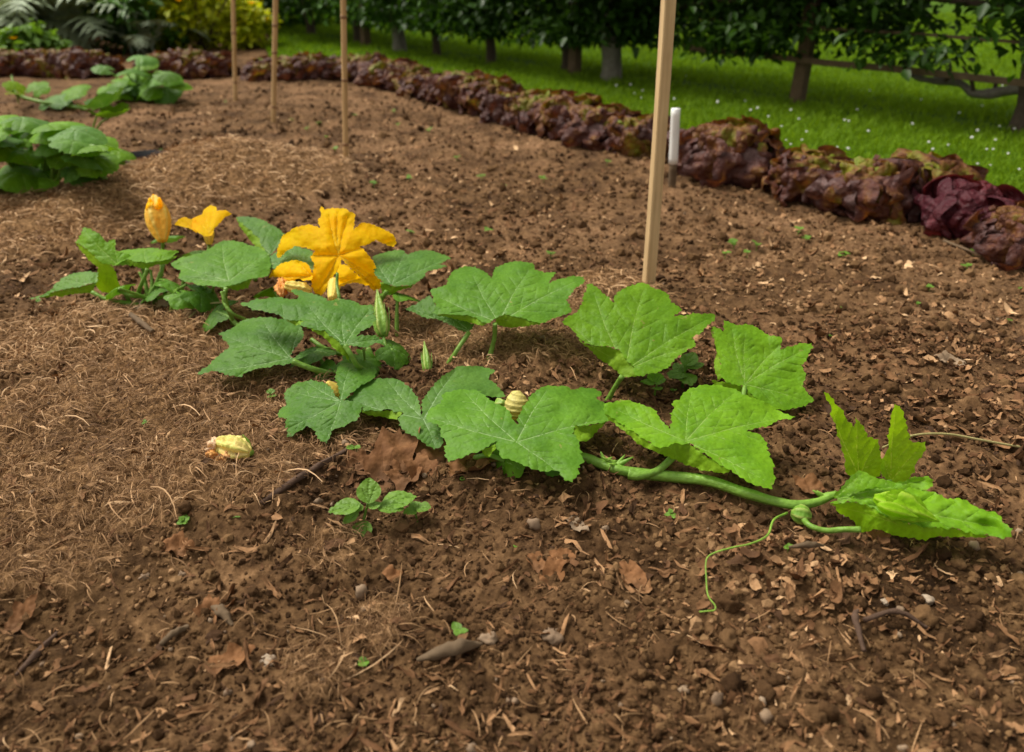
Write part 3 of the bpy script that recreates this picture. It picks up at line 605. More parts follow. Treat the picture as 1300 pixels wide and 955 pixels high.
# low filler leaves and short stems inside the crown
for px, py, z, R_, az, tl, mt in [(505, 372, .10, .055, 60, 20, 'leaf'), (275, 395, .05, .055, 170, 25, 'leaf'), (345, 365, .09, .05, 100, 30, 'bright'), (498, 442, .05, .045, 10, 25, 'leaf'),
                            (425, 470, .03, .05, 270, 25, 'leafdark'), (400, 445, .05, .06, 200, 10, 'leafdark'), (462, 455, .05, .045, 330, 25, 'leaf'), (700, 575, .045, .04, 340, 30, 'leaf'), (640, 585, .035, .04, 250, 40, 'bright'), (590, 520, .03, .035, 30, 20, 'leafdark')]:
    c = P(px, py, z+zg(px, py+20)*.5); gleaf(sq, c, R_, az, tl, mt, foot=(c[0]*.8+base[0]*.2, c[1]*.85+base[1]*.15, zg(px, py)+.005), seed=int(px), cup=-.3)
for pts, r, mt in [([(150, 470, .12), (165, 520, .10), (185, 570, .07), (215, 630, .03)], .0036, 'stem'), ([(165, 465, .12), (160, 520, .1), (200, 572, .08), (262, 602, .05), (300, 640, .03)], .0036, 'stem'),
                   ([(820, 730, .06), (850, 790, .04), (900, 850, .02)], .0055, 'stem'), ([(800, 735, .10), (805, 780, .06), (803, 830, .02)], .0025, 'stem'), ([(690, 840, .04), (800, 800, .05), (880, 860, .02)], .005, 'stem'),
                   ([(560, 690, .06), (620, 730, .05), (700, 760, .03)], .0045, 'stem'), ([(0, 590, .03), (60, 540, .04), (120, 522, .05), (215, 525, .05)], .002, 'stemdry')]:
    tubeobj('petiole' if mt == 'stem' else 'tendril', [P(*ZC(Z5, [(a, b_)])[0], z) for a, b_, z in pts], r, M[mt], sq, base, seg=9)
# vine
vp = [(600, 555, .018), (660, 572, .016), (735, 580, .02), (760, 588, .022), (790, 598, .026), (850, 605, .03), (900, 611, .034), (950, 627, .036), (1000, 640, .036), (1035, 638, .038), (1062, 627, .045)]
vp = [(a, b_, z if a > 900 else max(z, zg(a, b_)+.013)) for a, b_, z in vp]
vn = tubeobj('vine', [P(a, b_, z) for a, b_, z in vp], [.006, .0072, .0076, .0077, .0077, .0070, .0060, .0048], M['stem'], sq, base, n=90, seg=16, ribs=.09, tint=.75, rough=.12)
for (cx, cy, sz, sd) in [(783, 592, .013, 1), (768, 588, .010, 4), (1045, 632, .009, 2), (655, 575, .012, 3)]:   # leafy knots at the nodes
    q = P(cx, cy, max(.035, zg(cx, cy)+.012)); vs = []
    for j in range(6):
        a = j*1.05+sd; d = np.array([math.cos(a), math.sin(a)*.6, .55+.3*math.sin(a*2+sd)])
        v, f, A_ = tube([q, q+d*sz*.7, q+d*sz*1.9+np.array([0, 0, -.002])], [.0045, .004, .0008], n=7, seg=6, tint=.6); vs.append((v, f, A_))
    v, f, A_ = cat_meshes(vs); mk('bract', v, f, M['bud'], sq, base, attrs=A_)
# growing tip
tleaf(sq, Z9, [(262, 70), (300, 100), (345, 150), (380, 210), (418, 250), (425, 195), (460, 240), (480, 300), (540, 310), (550, 370), (552, 440), (548, 490), (520, 512), (450, 485), (385, 490), (360, 380), (330, 260), (290, 130)], (440, 500), .05, 72, 10, [(275, 90), (430, 205), (530, 320)], 'young', petiole=[(440, 500, .05), (380, 560, .048), (330, 600, .045)], pr=.003, cup=.05, teeth=.003, wav=.016, grid=.004)
tleaf(sq, Z9, [(620, 130), (655, 160), (680, 215), (685, 270), (700, 300), (690, 312), (720, 325), (775, 320), (765, 375), (730, 430), (722, 480), (700, 490), (695, 525), (600, 528), (555, 500), (565, 400), (590, 340), (580, 290), (600, 240), (605, 180)], (600, 520), .05, 72, -12, [(625, 145), (765, 330), (565, 400)], 'young', petiole=[(600, 522, .05), (480, 550, .05), (340, 600, .046)], pr=.003, cup=.05, teeth=.003, wav=.016, grid=.004)
tleaf(sq, Z9, [(310, 600), (350, 560), (400, 490), (450, 470), (520, 500), (600, 520), (660, 545), (590, 560), (520, 548), (470, 560), (400, 590), (350, 610)], (330, 600), .06, 40, -10, [(640, 545), (460, 480)], 'bright', cup=.1, wav=.02, teeth=.003, grid=.004)
tleaf(sq, Z9, [(560, 590), (600, 560), (660, 560), (720, 590), (780, 650), (840, 722), (770, 690), (700, 660), (650, 640), (600, 640)], (565, 590), .095, 35, 0, [(830, 715), (700, 590)], 'young', cup=-.4, wav=.015, teeth=.0025, grid=.004, lips=[[(600, 640), (650, 640), (700, 660), (770, 690), (838, 722), (760, 715), (680, 700), (620, 670)]])
tleaf(sq, Z9, [(295, 640), (330, 600), (400, 575), (480, 550), (600, 540), (680, 520), (720, 495), (790, 495), (820, 520), (790, 560), (750, 580), (800, 575), (860, 590), (880, 610), (960, 615), (1010, 640), (1060, 660), (1140, 690), (1190, 740), (1218, 760), (1180, 803), (1100, 797), (1000, 772), (850, 748), (700, 742), (600, 695), (500, 655), (400, 630)], (300, 618), .058, 14, 0, [(1200, 765), (800, 510), (700, 600)], 'bright', tint=.85,
      lips=[[(295, 640), (400, 630), (500, 655), (600, 695), (700, 742), (850, 748), (1000, 772), (1100, 797), (850, 797), (760, 813), (620, 795), (540, 768), (440, 772), (420, 730), (360, 690)]], lipmat='young', cup=.08, wav=.014, teeth=.004, quilt=.006)
def podmesh(p0, p1, r, prof, ribs=8, rib=.12, twist=0., seg=32, n=18, tint=.6, wob=.0, seed=0):
    p0 = np.array(p0); p1 = np.array(p1); ax = p1-p0; L = np.linalg.norm(ax); t = ax/L; u = np.cross(t, [.2, .3, 1.]); u /= np.linalg.norm(u); w = np.cross(t, u); V = []; F = []; ve = []
    for i in range(n):
        f = i/(n-1); rr = r*np.interp(f, np.linspace(0, 1, len(prof)), prof)
        for j in range(seg):
            a = 2*PI*j/seg; c = math.cos(ribs*a+twist*f*2*PI); q = rr*(1+rib*c+wob*float(vnoise(i*.8+seed, j*.5, seed)))
            V.append(p0+ax*f+q*(u*math.cos(a)+w*math.sin(a))); ve.append(max(0, c)**3)
    for i in range(n-1):
        for j in range(seg): F.append((i*seg+j, i*seg+(j+1) % seg, (i+1)*seg+(j+1) % seg, (i+1)*seg+j))
    V.append(p0); V.append(p1); ve += [0, 0]; b0 = len(V)-2
    for j in range(seg): F.append((b0, (j+1) % seg, j)); F.append((b0+1, (n-1)*seg+j, (n-1)*seg+(j+1) % seg))
    return np.array(V), F, {'vein': np.array(ve), 'tint': np.full(len(V), tint), 'halo': np.zeros(len(V))}
def pod(name, parent, p0, p1, r, prof, mat, **k):
    V, F, A = podmesh(p0, p1, r, prof, **k); return mk(name, V, F, M[mat], parent, np.array(parent.location) if parent is not None and parent.parent is None else base, attrs=A)
def zp(Z, a, b_, z): return P(*ZC(Z, [(a, b_)])[0], z)
pod('shoot_tip', sq, zp(Z9, 515, 600, .08), zp(Z9, 845, 725, .07), .016, [.25, .8, 1, .95, .7, .35, .05], 'young', ribs=5, rib=.22, twist=.35, wob=.25, tint=.9, seg=40)
pod('shoot_tip', sq, zp(Z9, 535, 640, .09), zp(Z9, 740, 705, .08), .008, [.3, .9, 1, .8, .4, .1], 'young', ribs=4, rib=.2, tint=.8)
pod('bud', sq, zp(Z9, 95, 680, .028), zp(Z9, 200, 700, .028), .0135, [.3, .85, 1, 1, .8, .3], 'bud', ribs=7, rib=.08, tint=.5)
tubeobj('tendril', [zp(Z9, a, b_, z) for a, b_, z in [(150, 700, .028), (190, 745, .03), (270, 770, .03), (360, 765, .035), (450, 765, .04)]], [.0045, .004, .0045], M['stem'], sq, base)
Z10 = (840, 600, 2.826)
tubeobj('tendril', [zp(Z10, a, b_, z) for a, b_, z in [(450, 145, .03), (402, 170, .05), (380, 225, .06), (320, 255, .065), (250, 270, .065), (185, 290, .06), (160, 315, .055), (160, 380, .045), (166, 440, .04), (192, 478, .035), (188, 494, .032), (165, 497, .032), (135, 500, .03)]], [.0018, .0012, .0009, .0009, .0009], M['bud'], sq, base, n=60, tint=.9)
tubeobj('tendril', [zp(Z9, a, b_, z) for a, b_, z in [(560, 350, .10), (620, 325, .09), (690, 296, .08), (780, 282, .075), (900, 285, .065), (1050, 312, .05), (1180, 336, .035), (1290, 354, .02), (1400, 372, .012)]], [.0012, .0016, .002, .002, .0015], M['stemdry'], sq, base, n=40, tint=.9)
def coil(c, r, turns, h, th):
    return [np.array(c)+np.array([r*math.cos(a), r*.6*math.sin(a), h*a/(turns*2*PI)+r*.5*math.sin(a)]) for a in np.linspace(0, turns*2*PI, int(turns*9))]
tubeobj('tendril', coil(G(588, 617), .004, 3, .016, 0), .0011, M['weed'], sq, base, n=60, seg=6)
# main star flower
def flowermesh(Z, outline, J, zJ, tilt, roll, tips, mat, name='flower', cup=-.55, fold=None, wav=.012, grid=.0035):
    o = tleaf(sq, Z, outline, J, zJ, tilt, roll, tips, mat, cup=cup, wav=wav, teeth=.0028, grid=grid, vw=.0015, quilt=.005, groove=.012, second=False, name=name, tint=.6)
    return o
co = flowermesh(Z5, [(603, 80), (622, 96), (660, 85), (720, 90), (760, 115), (755, 170), (742, 202), (790, 155), (850, 165), (900, 190), (940, 215), (952, 245), (940, 265), (880, 245), (855, 233), (800, 260), (778, 264), (820, 300), (850, 350), (880, 420), (872, 460), (845, 470), (820, 440), (770, 390), (722, 345), (700, 322), (695, 350), (662, 400), (635, 450), (610, 485), (575, 480), (560, 450), (565, 400), (572, 340), (556, 310), (578, 285), (540, 267), (490, 262), (450, 280), (422, 310), (405, 315), (405, 270), (430, 215), (480, 180), (550, 160), (604, 182), (590, 145), (605, 120)],
                (685, 305), .165, 48, 0, [(680, 92), (935, 240), (862, 455), (590, 470), (415, 300), (640, 110), (730, 120), (620, 440), (840, 400)], 'petal', cup=-.42, wav=.022); fl = co
# second flower behind it, tube, sepals
c2 = flowermesh(Z5, [(365, 408), (380, 375), (400, 358), (440, 335), (500, 327), (545, 345), (570, 392), (560, 420), (500, 412), (460, 432), (430, 432), (435, 410), (420, 402), (385, 400)], (560, 400), .135, 40, -10, [(370, 405), (500, 332), (440, 425)], 'petal')
c3 = flowermesh(Z5, [(695, 345), (725, 348), (775, 392), (830, 440), (760, 428), (700, 446), (685, 440), (680, 385)], (690, 440), .125, 60, 0, [(780, 410)], 'petal', name='petal'); c3.parent = fl
pod('tube', fl, zp(Z5, 654, 505, .108), zp(Z5, 668, 430, .118), .0125, [.55, .8, .95, 1.0, 1.05], 'petalpale', ribs=10, rib=.06)
pod('wilted_petal', fl, zp(Z5, 425, 490, .095), zp(Z5, 425, 415, .115), .012, [.4, 1, .9, .5], 'petalwilt', ribs=6, rib=.25, twist=.6, wob=.4)
pod('wilted_petal', fl, zp(Z5, 560, 470, .10), zp(Z5, 440, 440, .115), .014, [.5, 1, 1, .8, .5], 'petalpale', ribs=7, rib=.16, twist=.2, wob=.2)
tubeobj('stalk', [zp(Z5, 680, 385, .15), zp(Z5, 678, 440, .13), zp(Z5, 690, 510, .11), zp(Z5, 700, 620, .05)], [.003, .0035, .004], M['stem'], fl, base, tint=.2)
# buds
def budset(p0, p1, foot, r, parent=sq, mat='bud', sd=0):
    b_ = pod('bud', parent, p0, p1, r, [.5, .95, 1, .88, .7, .5, .3, .08], mat, ribs=5, rib=.13, twist=.15, tint=.6, seg=40)
    p0 = np.array(p0); p1 = np.array(p1); ax = p1-p0; L = np.linalg.norm(ax); t = ax/L; u = np.cross(t, [0, 1, .1]); u /= np.linalg.norm(u); w = np.cross(t, u); vs = []
    for j in range(5):
        a = j*1.257+sd; d = u*math.cos(a)+w*math.sin(a)
        vs.append(tube([p0+d*r*.5, p0+t*L*.3+d*r*1.12, p0+t*L*.62+d*r*1.25], [.0016, .0013, .0004], n=7, seg=5, tint=.4))
    v, f, A_ = cat_meshes(vs); mk('sepal', v, f, M['stem'], b_, base, attrs=A_)
    tubeobj('stalk', [p0, p0*.6+np.array(foot)*.4+[.003, 0, 0], foot], [.0035, .0032, .004], M['stem'], b_, base)
budset(zp(Z5, 890, 675, .075), zp(Z5, 862, 462, .14), G(493, 478), .0150)
budset(zp(Z5, 1095, 845, .035), zp(Z5, 1078, 698, .075), zp(Z5, 1090, 900, .015), .0088, sd=1)
# closed striped flower in the sinus of the front leaf, and one behind
ow = pod('closed_flower', sq, P(657, 533, .055), P(655, 497, .10), .0205, [.45, .85, 1, 1, .92, .7, .35], 'petalpale', ribs=2, rib=.03, twist=5.5, tint=.4, seg=40, n=50)
M['stripe'] = leafmat('petal_striped', (.66, .58, .16), (.74, .66, .24), (.30, .26, .05), .2, .5); ow.data.materials[0] = M['stripe']
pod('closed_flower', sq, P(630, 514, .05), P(640, 512, .062), .010, [.5, 1, .9, .4], 'bud', ribs=5, rib=.1)
pod('closed_flower', sq, zp(Z6, 690, 455, .04), zp(Z6, 635, 378, .075), .015, [.5, .95, 1, .8, .5, .2], 'petalpale', ribs=6, rib=.15, twist=.2, tint=.5)
# ---- left plant
base2 = G(187, 385)
sl = thing('squash_plant', 'smaller squash plant at left with two orange flowers held above its leaves', 'squash plant', base2)
base = base2
tleaf(sl, Z4, [(755, 435), (800, 410), (850, 400), (900, 390), (960, 355), (1010, 325), (1080, 332), (1150, 350), (1215, 385), (1232, 420), (1240, 470), (1220, 500), (1140, 513), (1080, 535), (1000, 553), (900, 545), (840, 530), (790, 510), (800, 480)], (1035, 525), .12, 14, 0, [(770, 437), (1000, 335), (1200, 400), (810, 505)], 'leaf', lips=[[(990, 555), (1080, 533), (1150, 513), (1130, 560), (1060, 566)]], petiole=[(1020, 560, .115), (1020, 620, .08), (1060, 740, .02)], tint=.55)
tleaf(sl, Z4, [(322, 268), (345, 268), (395, 290), (440, 335), (480, 322), (483, 370), (500, 385), (560, 400), (560, 440), (470, 455), (400, 420), (350, 370), (287, 335), (310, 318), (318, 290)], (500, 450), .09, 45, 15, [(330, 275), (478, 330)], 'bright', lips=[[(287, 335), (350, 370), (400, 420), (470, 456), (510, 560), (500, 585), (420, 580), (390, 545), (400, 460), (340, 400)]], lipmat='young', petiole=[(500, 570, .05), (560, 595, .04), (640, 600, .02)])
tleaf(sl, Z4, [(480, 387), (600, 362), (700, 370), (790, 380), (760, 408), (700, 428), (600, 430), (540, 418), (500, 440), (470, 450)], (640, 455), .10, 14, 0, [(490, 395), (620, 365), (780, 385)], 'bright', lips=[[(520, 418), (600, 430), (700, 428), (790, 395), (745, 432), (690, 442), (640, 470), (560, 450)]], petiole=[(640, 465, .095), (610, 540, .06), (590, 600, .02)], tint=.6)
tleaf(sl, Z4, [(60, 610), (130, 590), (180, 560), (220, 510), (290, 485), (400, 480), (392, 530), (330, 545), (200, 572), (110, 605)], (392, 545), .06, 20, 0, [(75, 605), (230, 515), (390, 490)], 'leaf', lips=[[(110, 605), (200, 571), (330, 545), (392, 528), (380, 560), (370, 580), (280, 590), (170, 600)]], petiole=[(370, 578, .045), (450, 615, .03), (600, 640, .015)], tint=.5)
tleaf(sl, Z5, [(215, 130), (300, 130), (380, 165), (440, 205), (430, 240), (370, 305), (350, 290), (325, 225), (260, 170)], (375, 300), .08, 22, 0, [(225, 135), (430, 215)], 'leafdark', lips=[[(215, 130), (260, 170), (325, 225), (350, 285), (325, 282), (280, 235), (240, 185)]], petiole=[(370, 300, .08), (330, 360, .05), (300, 420, .02)])
for px, py, z, R_, az, tl, mt in [(198, 368, .03, .035, 200, 20, 'leafdark'), (215, 358, .05, .04, 20, 30, 'leaf'), (178, 322, .07, .05, 120, 20, 'leafblue'), (250, 318, .07, .06, 60, 15, 'leaf'), (230, 375, .05, .045, 340, 20, 'leaf'), (255, 372, .05, .05, 10, 30, 'leafdark'), (150, 365, .04, .035, 180, 30, 'leaf'), (210, 300, .05, .05, 100, 20, 'leafblue')]:
    c = P(px, py, z+.02); gleaf(sl, c, R_, az, tl, mt, foot=(c[0]*.6+base2[0]*.4, c[1]*.6+base2[1]*.4, base2[2]+.003), seed=int(px), cup=-.3)
for (a, b_, c_, d_) in [(640, 600, 700, 480), (650, 600, 655, 470), (660, 610, 720, 440), (640, 610, 500, 560), (690, 610, 830, 540), (740, 600, 790, 560), (870, 590, 900, 540), (905, 600, 920, 550), (935, 610, 960, 550), (640, 600, 600, 480)]:
    tubeobj('petiole', [zp(Z4, a, b_, .03), zp(Z4, (a+c_)/2+8, (b_+d_)/2, .055), zp(Z4, c_, d_, .08)], [.0045, .0036, .003], M['stem'], sl, base2, seg=8)
# closed flower and half open flower of the left plant
fa = pod('closed_flower', sl, zp(Z4, 712, 330, .125), zp(Z4, 672, 112, .215), .0275, [.35, .62, .85, .98, 1, .9, .62, .25], 'petal', ribs=5, rib=.13, twist=.16, wob=.05, seg=50, n=30)
M['petalmix'] = leafmat('petal_yellow_orange', (.88, .42, .02), (.90, .66, .10), (.80, .66, .14), .32, .55, tcol=(1.1, 1, .7)); fa.data.materials[0] = M['petalmix']
for dx, dy, r_ in ((-22, 120, .004), (-4, 104, .0045), (26, 118, .004)):
    v, f, A_ = podmesh(zp(Z4, 672+dx*.8, 175, .195), zp(Z4, 672+dx, dy, .218), .009, [1, .9, .6, .15], ribs=3, rib=.3, twist=.2, wob=.3, seg=16, n=8); mk('petal_tip', v, f, M['petal'], fa, base2, attrs=A_)
tubeobj('stalk', [zp(Z4, 712, 330, .12), zp(Z4, 715, 420, .07), zp(Z4, 700, 540, .02)], .004, M['stem'], sl, base2)
for nm, ol, J, tips, tl, rl in [('flower', [(868, 215), (905, 200), (915, 175), (945, 155), (975, 165), (975, 182), (1020, 178), (1048, 198), (1015, 215), (985, 245), (965, 268), (955, 300), (925, 308), (890, 292), (862, 270), (858, 240)], (940, 295), [(960, 165), (1040, 198), (880, 215), (920, 190)], 35, 0),
                        ('petal', [(790, 222), (820, 213), (850, 224), (870, 216), (880, 290), (860, 275), (840, 266), (800, 257), (770, 250)], (880, 285), [(800, 230), (850, 230)], 40, 0)]:
    q = tleaf(sl, Z4, ol, J, .15, tl, rl, tips, 'petal', cup=-.25, wav=.01, teeth=.0014, grid=.0035, vw=.0007, second=False, name=nm, groove=.003)
    if nm == 'flower': fb = q
    else: q.parent = fb
pod('tube', fb, zp(Z4, 940, 345, .11), zp(Z4, 935, 285, .14), .0115, [.6, .9, 1.1, 1.25], 'petalpale', ribs=8, rib=.08)
tubeobj('stalk', [zp(Z4, 940, 340, .11), zp(Z4, 930, 420, .08), zp(Z4, 900, 560, .02)], .004, M['stem'], fb, base2)
# dried bits at the left plant's foot
def crumple(name, px, py, R_, sd, mat, label, cat, amp=.35, asp=.7, lift=.01, group=None, spike=.15):
    rs = np.random.default_rng(sd); c = G(px, py)+[0, 0, lift]; o_ = []
    for i in range(30):
        th = 2*PI*i/30; r = R_*(1+spike*math.sin(5*th+sd)+.10*rs.standard_normal()); o_.append((r*math.cos(th), asp*r*math.sin(th)))
    uv, F, f, A = leafcore(o_, (-.6*R_, 0), [(R_*.9, 0), (R_*.3, asp*R_*.8), (R_*.3, -asp*R_*.8)], R_*.09, R_*.014, 0, sd+500, .001, .0, 0, R=R_, second=False)
    z = f+R_*amp*(1.1*fbm(uv[:, 0]/R_*1.4+sd, uv[:, 1]/R_*1.4, sd, 3)+.7*np.abs(fbm(uv[:, 0]/R_*2.1+sd, uv[:, 1]/R_*2.1, sd+3, 2)))+R_*.5*amp*np.abs(uv[:, 1]/R_/asp)**2
    a = rs.uniform(0, 2*PI); tl = rs.normal(0, .25)
    x_ = uv[:, 0]*math.cos(a)-uv[:, 1]*math.sin(a); y_ = uv[:, 0]*math.sin(a)+uv[:, 1]*math.cos(a); z = z+y_*(.35+tl)
    V = np.c_[x_+c[0], y_+c[1], z+c[2]]; V[:, 2] = np.maximum(V[:, 2], Hmac(V[:, 0], V[:, 1])+.002)
    A['tint'] = np.full(len(V), rs.random()); o = mk(name, V-c, F, M[mat], attrs=A); o.location = tuple(c); tag(o, label, cat, group); return o
crumple('withered_flower', 178, 394, .022, 3, 'paper', 'grey papery withered flower on soil under the left squash plant', 'withered flower', .6, .6)
crumple('withered_flower', 207, 393, .015, 4, 'paper', 'small grey shrivelled flower right beside the larger withered one', 'withered flower', .7, .6)
for i, (px, py, R_, lb) in enumerate([(500, 592, .055, 'large crumpled brown leaf directly behind the leafy weed'), (515, 606, .04, 'folded brown leaf pressed against the large crumpled one'), (540, 610, .036, 'curled tan dead leaf right of the weed, nearest the camera'), (562, 583, .045, 'brown dead leaf tucked beneath the grey-green squash leaf'), (600, 600, .04, 'dark dead leaf under the broad front squash leaf'),
                        (455, 592, .02, 'small brown leaf scrap left of the crumpled leaves'), (803, 740, .024, 'pale pinkish dried leaf on bare soil below the front squash leaf'), (733, 674, .022, 'straw-coloured dry leaf on soil below the vine'), (700, 738, .022, 'red-brown leaf scrap beside the pale pinkish one'), (712, 715, .018, 'brown leaf scrap just above the red-brown one'),
                        (680, 720, .018, 'rusty curled leaf scrap left of the red-brown pair'), (228, 700, .022, 'rust coloured leaf scrap on the left clippings'), (1026, 625, .024, 'pinkish dead leaf lying just behind the vine'), (1115, 690, .02, 'pale leaf sliver in front of the growing tip'), (1205, 465, .026, 'pale crumpled leaf on bare soil at right'), (1010, 462, .026, 'pinkish leaf scrap beside the rightmost upright squash leaf'),
                        (30, 790, .02, 'reddish leaf scrap at the bottom left'), (295, 845, .024, 'reddish leaf scrap near the bottom left stone'), (500, 738, .014, 'small red leaf scrap below the weed'), (265, 785, .022, 'broad tan leaf half buried in the lower left soil')]):
    crumple('dead_leaf', px, py, R_, 60+i, 'dryleaf' if i not in (7, 14) else 'paper', lb, 'dead leaf', .35, .62, .008, 'dead leaves lying on the bed')
# ------------------------------------------------------------------ stakes
def topat(px, py, bp):                       # point above base depth seen at that pixel
    d = ray(px, py); t = bp[1]/d[1]; return CO+d*t
def squarestake(px0, py0, px1, py1, w, label):
    b_ = G(px0, py0); t_ = topat(px1, py1, b_); ax = t_-b_; L = 1.45; ax = ax/np.linalg.norm(ax); a = b_-ax*.06; e = b_+ax*L
    u = np.array([1, .25, 0.]); u -= ax*(u@ax); u /= np.linalg.norm(u); v = np.cross(ax, u); V = []; n = 30
    for i in range(n):
        f = i/(n-1); c = a+(e-a)*f+u*.0015*math.sin(f*7)
        ch = .82
        for sx, sy in ((ch, 1), (1, ch), (1, -ch), (ch, -1), (-ch, -1), (-1, -ch), (-1, ch), (-ch, 1)): V.append(c+u*sx*w/2+v*sy*w/2)
    F = [(i*8+j, i*8+(j+1) % 8, (i+1)*8+(j+1) % 8, (i+1)*8+j) for i in range(n-1) for j in range(8)]+[tuple(range(8))[::-1], tuple((n-1)*8+j for j in range(8))]
    o = mk('wooden_stake', np.array(V)-b_, F, M['stake'], smooth=False); o.location = tuple(b_); tag(o, label, 'stake'); return o
squarestake(823, 362, 849, 0, .0265, 'thick pale square-sawn wooden stake driven in behind the squash leaves')
def cane(px0, py0, px1, py1, r, label, nodes):
    b_ = G(px0, py0); t_ = topat(px1, py1, b_); ax = t_-b_; s0 = np.linalg.norm(ax); ax /= s0; e = thing('bamboo_cane', label, 'cane', b_, 'thin bamboo canes standing in the bed')
    L = 1.5; n = 60; fs = np.linspace(-.08, L, n); rs = np.full(n, r); pts = [b_+ax*f for f in fs]
    V, F, A = tube(pts, list(rs), n=n, seg=12); mk('pole', V, F, M['cane'], e, b_, attrs=A)
    for f in nodes:
        c = b_+ax*f; V, F, A = tube([c-ax*.006, c-ax*.002, c+ax*.002, c+ax*.006], [r*1.02, r*1.16, r*1.16, r*1.02], n=7, seg=12); mk('node', V, F, M['canenode'], e, b_, attrs=A)
cane(439, 203, 436, 0, .0105, 'bamboo cane nearest the big wooden stake, rightmost of the three', [.06, .30, .52, .8, 1.1])
cane(347, 157, 350, 0, .012, 'middle bamboo cane of the three, palest one', [.08, .33, .45, .75, 1.05])
cane(299, 128, 296, 0, .0115, 'slim reddish bamboo cane farthest left and farthest back', [.1, .36, .7, 1.0])
# white marker post
b_ = G(853, 238); t_ = topat(858, 138, b_); ax = (t_-b_); L = np.linalg.norm(ax); ax /= L; e = thing('marker_post', 'short white-painted round marker post with brown foot beside the lettuces', 'marker post', b_)
V, F, A = tube([b_-ax*.05, b_+ax*L*.34], .0135, n=6, seg=16); mk('foot', V, F, M['oldwood'], e, b_, attrs=A)
V, F, A = tube([b_+ax*L*.31, b_+ax*L*.5, b_+ax*L*.8, b_+ax*L], .0155, n=8, seg=20); mk('sleeve', V, F, M['white'], e, b_, attrs=A)
# black pot rim
pc = G(184, 208); e = thing('plant_pot', 'black plastic plant pot sunk in the soil beside the left background squash', 'plant pot', pc)
V = []; F = []; prof = [(.085, -.02), (.092, .02), (.097, .022), (.097, .030), (.090, .030), (.085, .0), (.0, -.012)]; sg = 40
for r, z in prof:
    for j in range(sg): a = 2*PI*j/sg; V.append((pc[0]+r*math.cos(a), pc[1]+r*math.sin(a), pc[2]+z))
for i in range(len(prof)-1):
    for j in range(sg): F.append((i*sg+j, i*sg+(j+1) % sg, (i+1)*sg+(j+1) % sg, (i+1)*sg+j))
mk('pot_rim', V, F, M['pot'], e, pc)
# fallen flower
fp = G(293, 578); ff = thing('fallen_flower', 'withered yellow squash flower lying on the dry clippings', 'fallen flower', fp); base = fp
pod('corolla', ff, P(317, 575, fp[2]+.022), P(277, 563, fp[2]+.026), .0185, [.35, .8, 1.02, 1, .9, .75, .6], 'petalpale', ribs=7, rib=.17, twist=.10, wob=.14, seg=46, n=26)
M['cream'] = leafmat('petal_cream', (.70, .48, .30), (.80, .62, .42), (.55, .35, .2), .25, .6); M['petallemon'] = leafmat('petal_lemon', (.70, .60, .13), (.85, .70, .30), (.45, .48, .08), .25, .55); ff.children[0].data.materials[0] = M['petallemon']
for j, (a, b_, c_) in enumerate([(276, 560, .030), (271, 568, .028), (269, 575, .024), (276, 580, .018), (284, 578, .024), (272, 562, .036), (282, 584, .016)]):
    q = P(a, b_, fp[2]+c_); v, f, A_ = podmesh(q, P(a+[-6, -4, 2, 6, 14, -3, 14][j], b_+[10, 9, 9, 7, 6, 12, 3][j], fp[2]+.006), .0082, [.6, 1, .8, 1, .4], ribs=4, rib=.35, twist=.7, wob=.5, seg=20, n=12, seed=j)
    mk('shrivelled_petal', v, f, M['petalwilt' if j in (2, 3, 4, 6) else 'cream'], ff, fp, attrs=A_)
tubeobj('sepal', [P(318, 570, fp[2]+.02), P(315, 560, fp[2]+.034), P(308, 552, fp[2]+.045)], [.003, .0022, .0006], M['bud'], ff, fp, tint=.9)
tubeobj('stalk', [P(313, 572, fp[2]+.02), P(320, 576, fp[2]+.018)], [.008, .005], M['bud'], ff, fp, tint=.9)
# sticks / roots
def stick(pts, r, label, mat='twig', nm='stick', cat='stick', rough=.3):
    c = G(*pts[0][:2]); q = [G(a, b_)+np.array([0, 0, z]) for a, b_, z in pts]; V, F, A = tube(q, r, n=40, seg=10, rough=rough); o = mk(nm, V-c, F, M[mat], attrs=A); o.location = tuple(c); tag(o, label, cat)
stick([(333, 645, .008), (370, 622, .012), (405, 600, .012), (443, 577, .01)], [.004, .0055, .005, .003], 'dark stick lying diagonally below the squash leaves')
stick([(530, 843, .006), (560, 838, .012), (585, 832, .014), (612, 824, .008)], [.002, .008, .009, .002], 'thick buff root fragment at the bottom centre', 'oldwood')
stick([(262, 770, .004), (282, 782, .008), (296, 798, .004)], [.002, .008, .002], 'pale buff bark piece at the lower left', 'oldwood')
stick([(22, 862, .006), (48, 835, .006), (74, 806, .004)], [.002, .005, .002], 'brown stick at the bottom left corner', 'twig')
stick([(205, 825, .008), (222, 812, .01), (240, 800, .006)], [.003, .0045, .003], 'short straight stick near the lower left', 'oldwood')
stick([(1000, 704, .012), (1025, 702, .014), (1044, 700, .01)], [.0015, .005, .0015], 'buff bark piece on the shredded leaves below the vine', 'oldwood')
stick([(168, 410, .02), (180, 420, .022), (196, 430, .016)], [.005, .0065, .005], 'short buff wood stub under the left squash plant', 'oldwood')
stick([(1197, 310, .01), (1225, 322, .012), (1250, 331, .01)], [.004, .004, .003], 'pale twig in front of the dark red lettuce', 'oldwood')
stick([(1085, 790, .02), (1082, 800, .02), (1095, 835, .01)], [.002, .0045, .0025], 'short dark upright root with pale cut end at bottom right', 'twig')
stick([(1095, 795, .01), (1135, 790, .018), (1175, 803, .008)], [.003, .0035, .002], 'thin dark arching root at bottom right', 'twig')
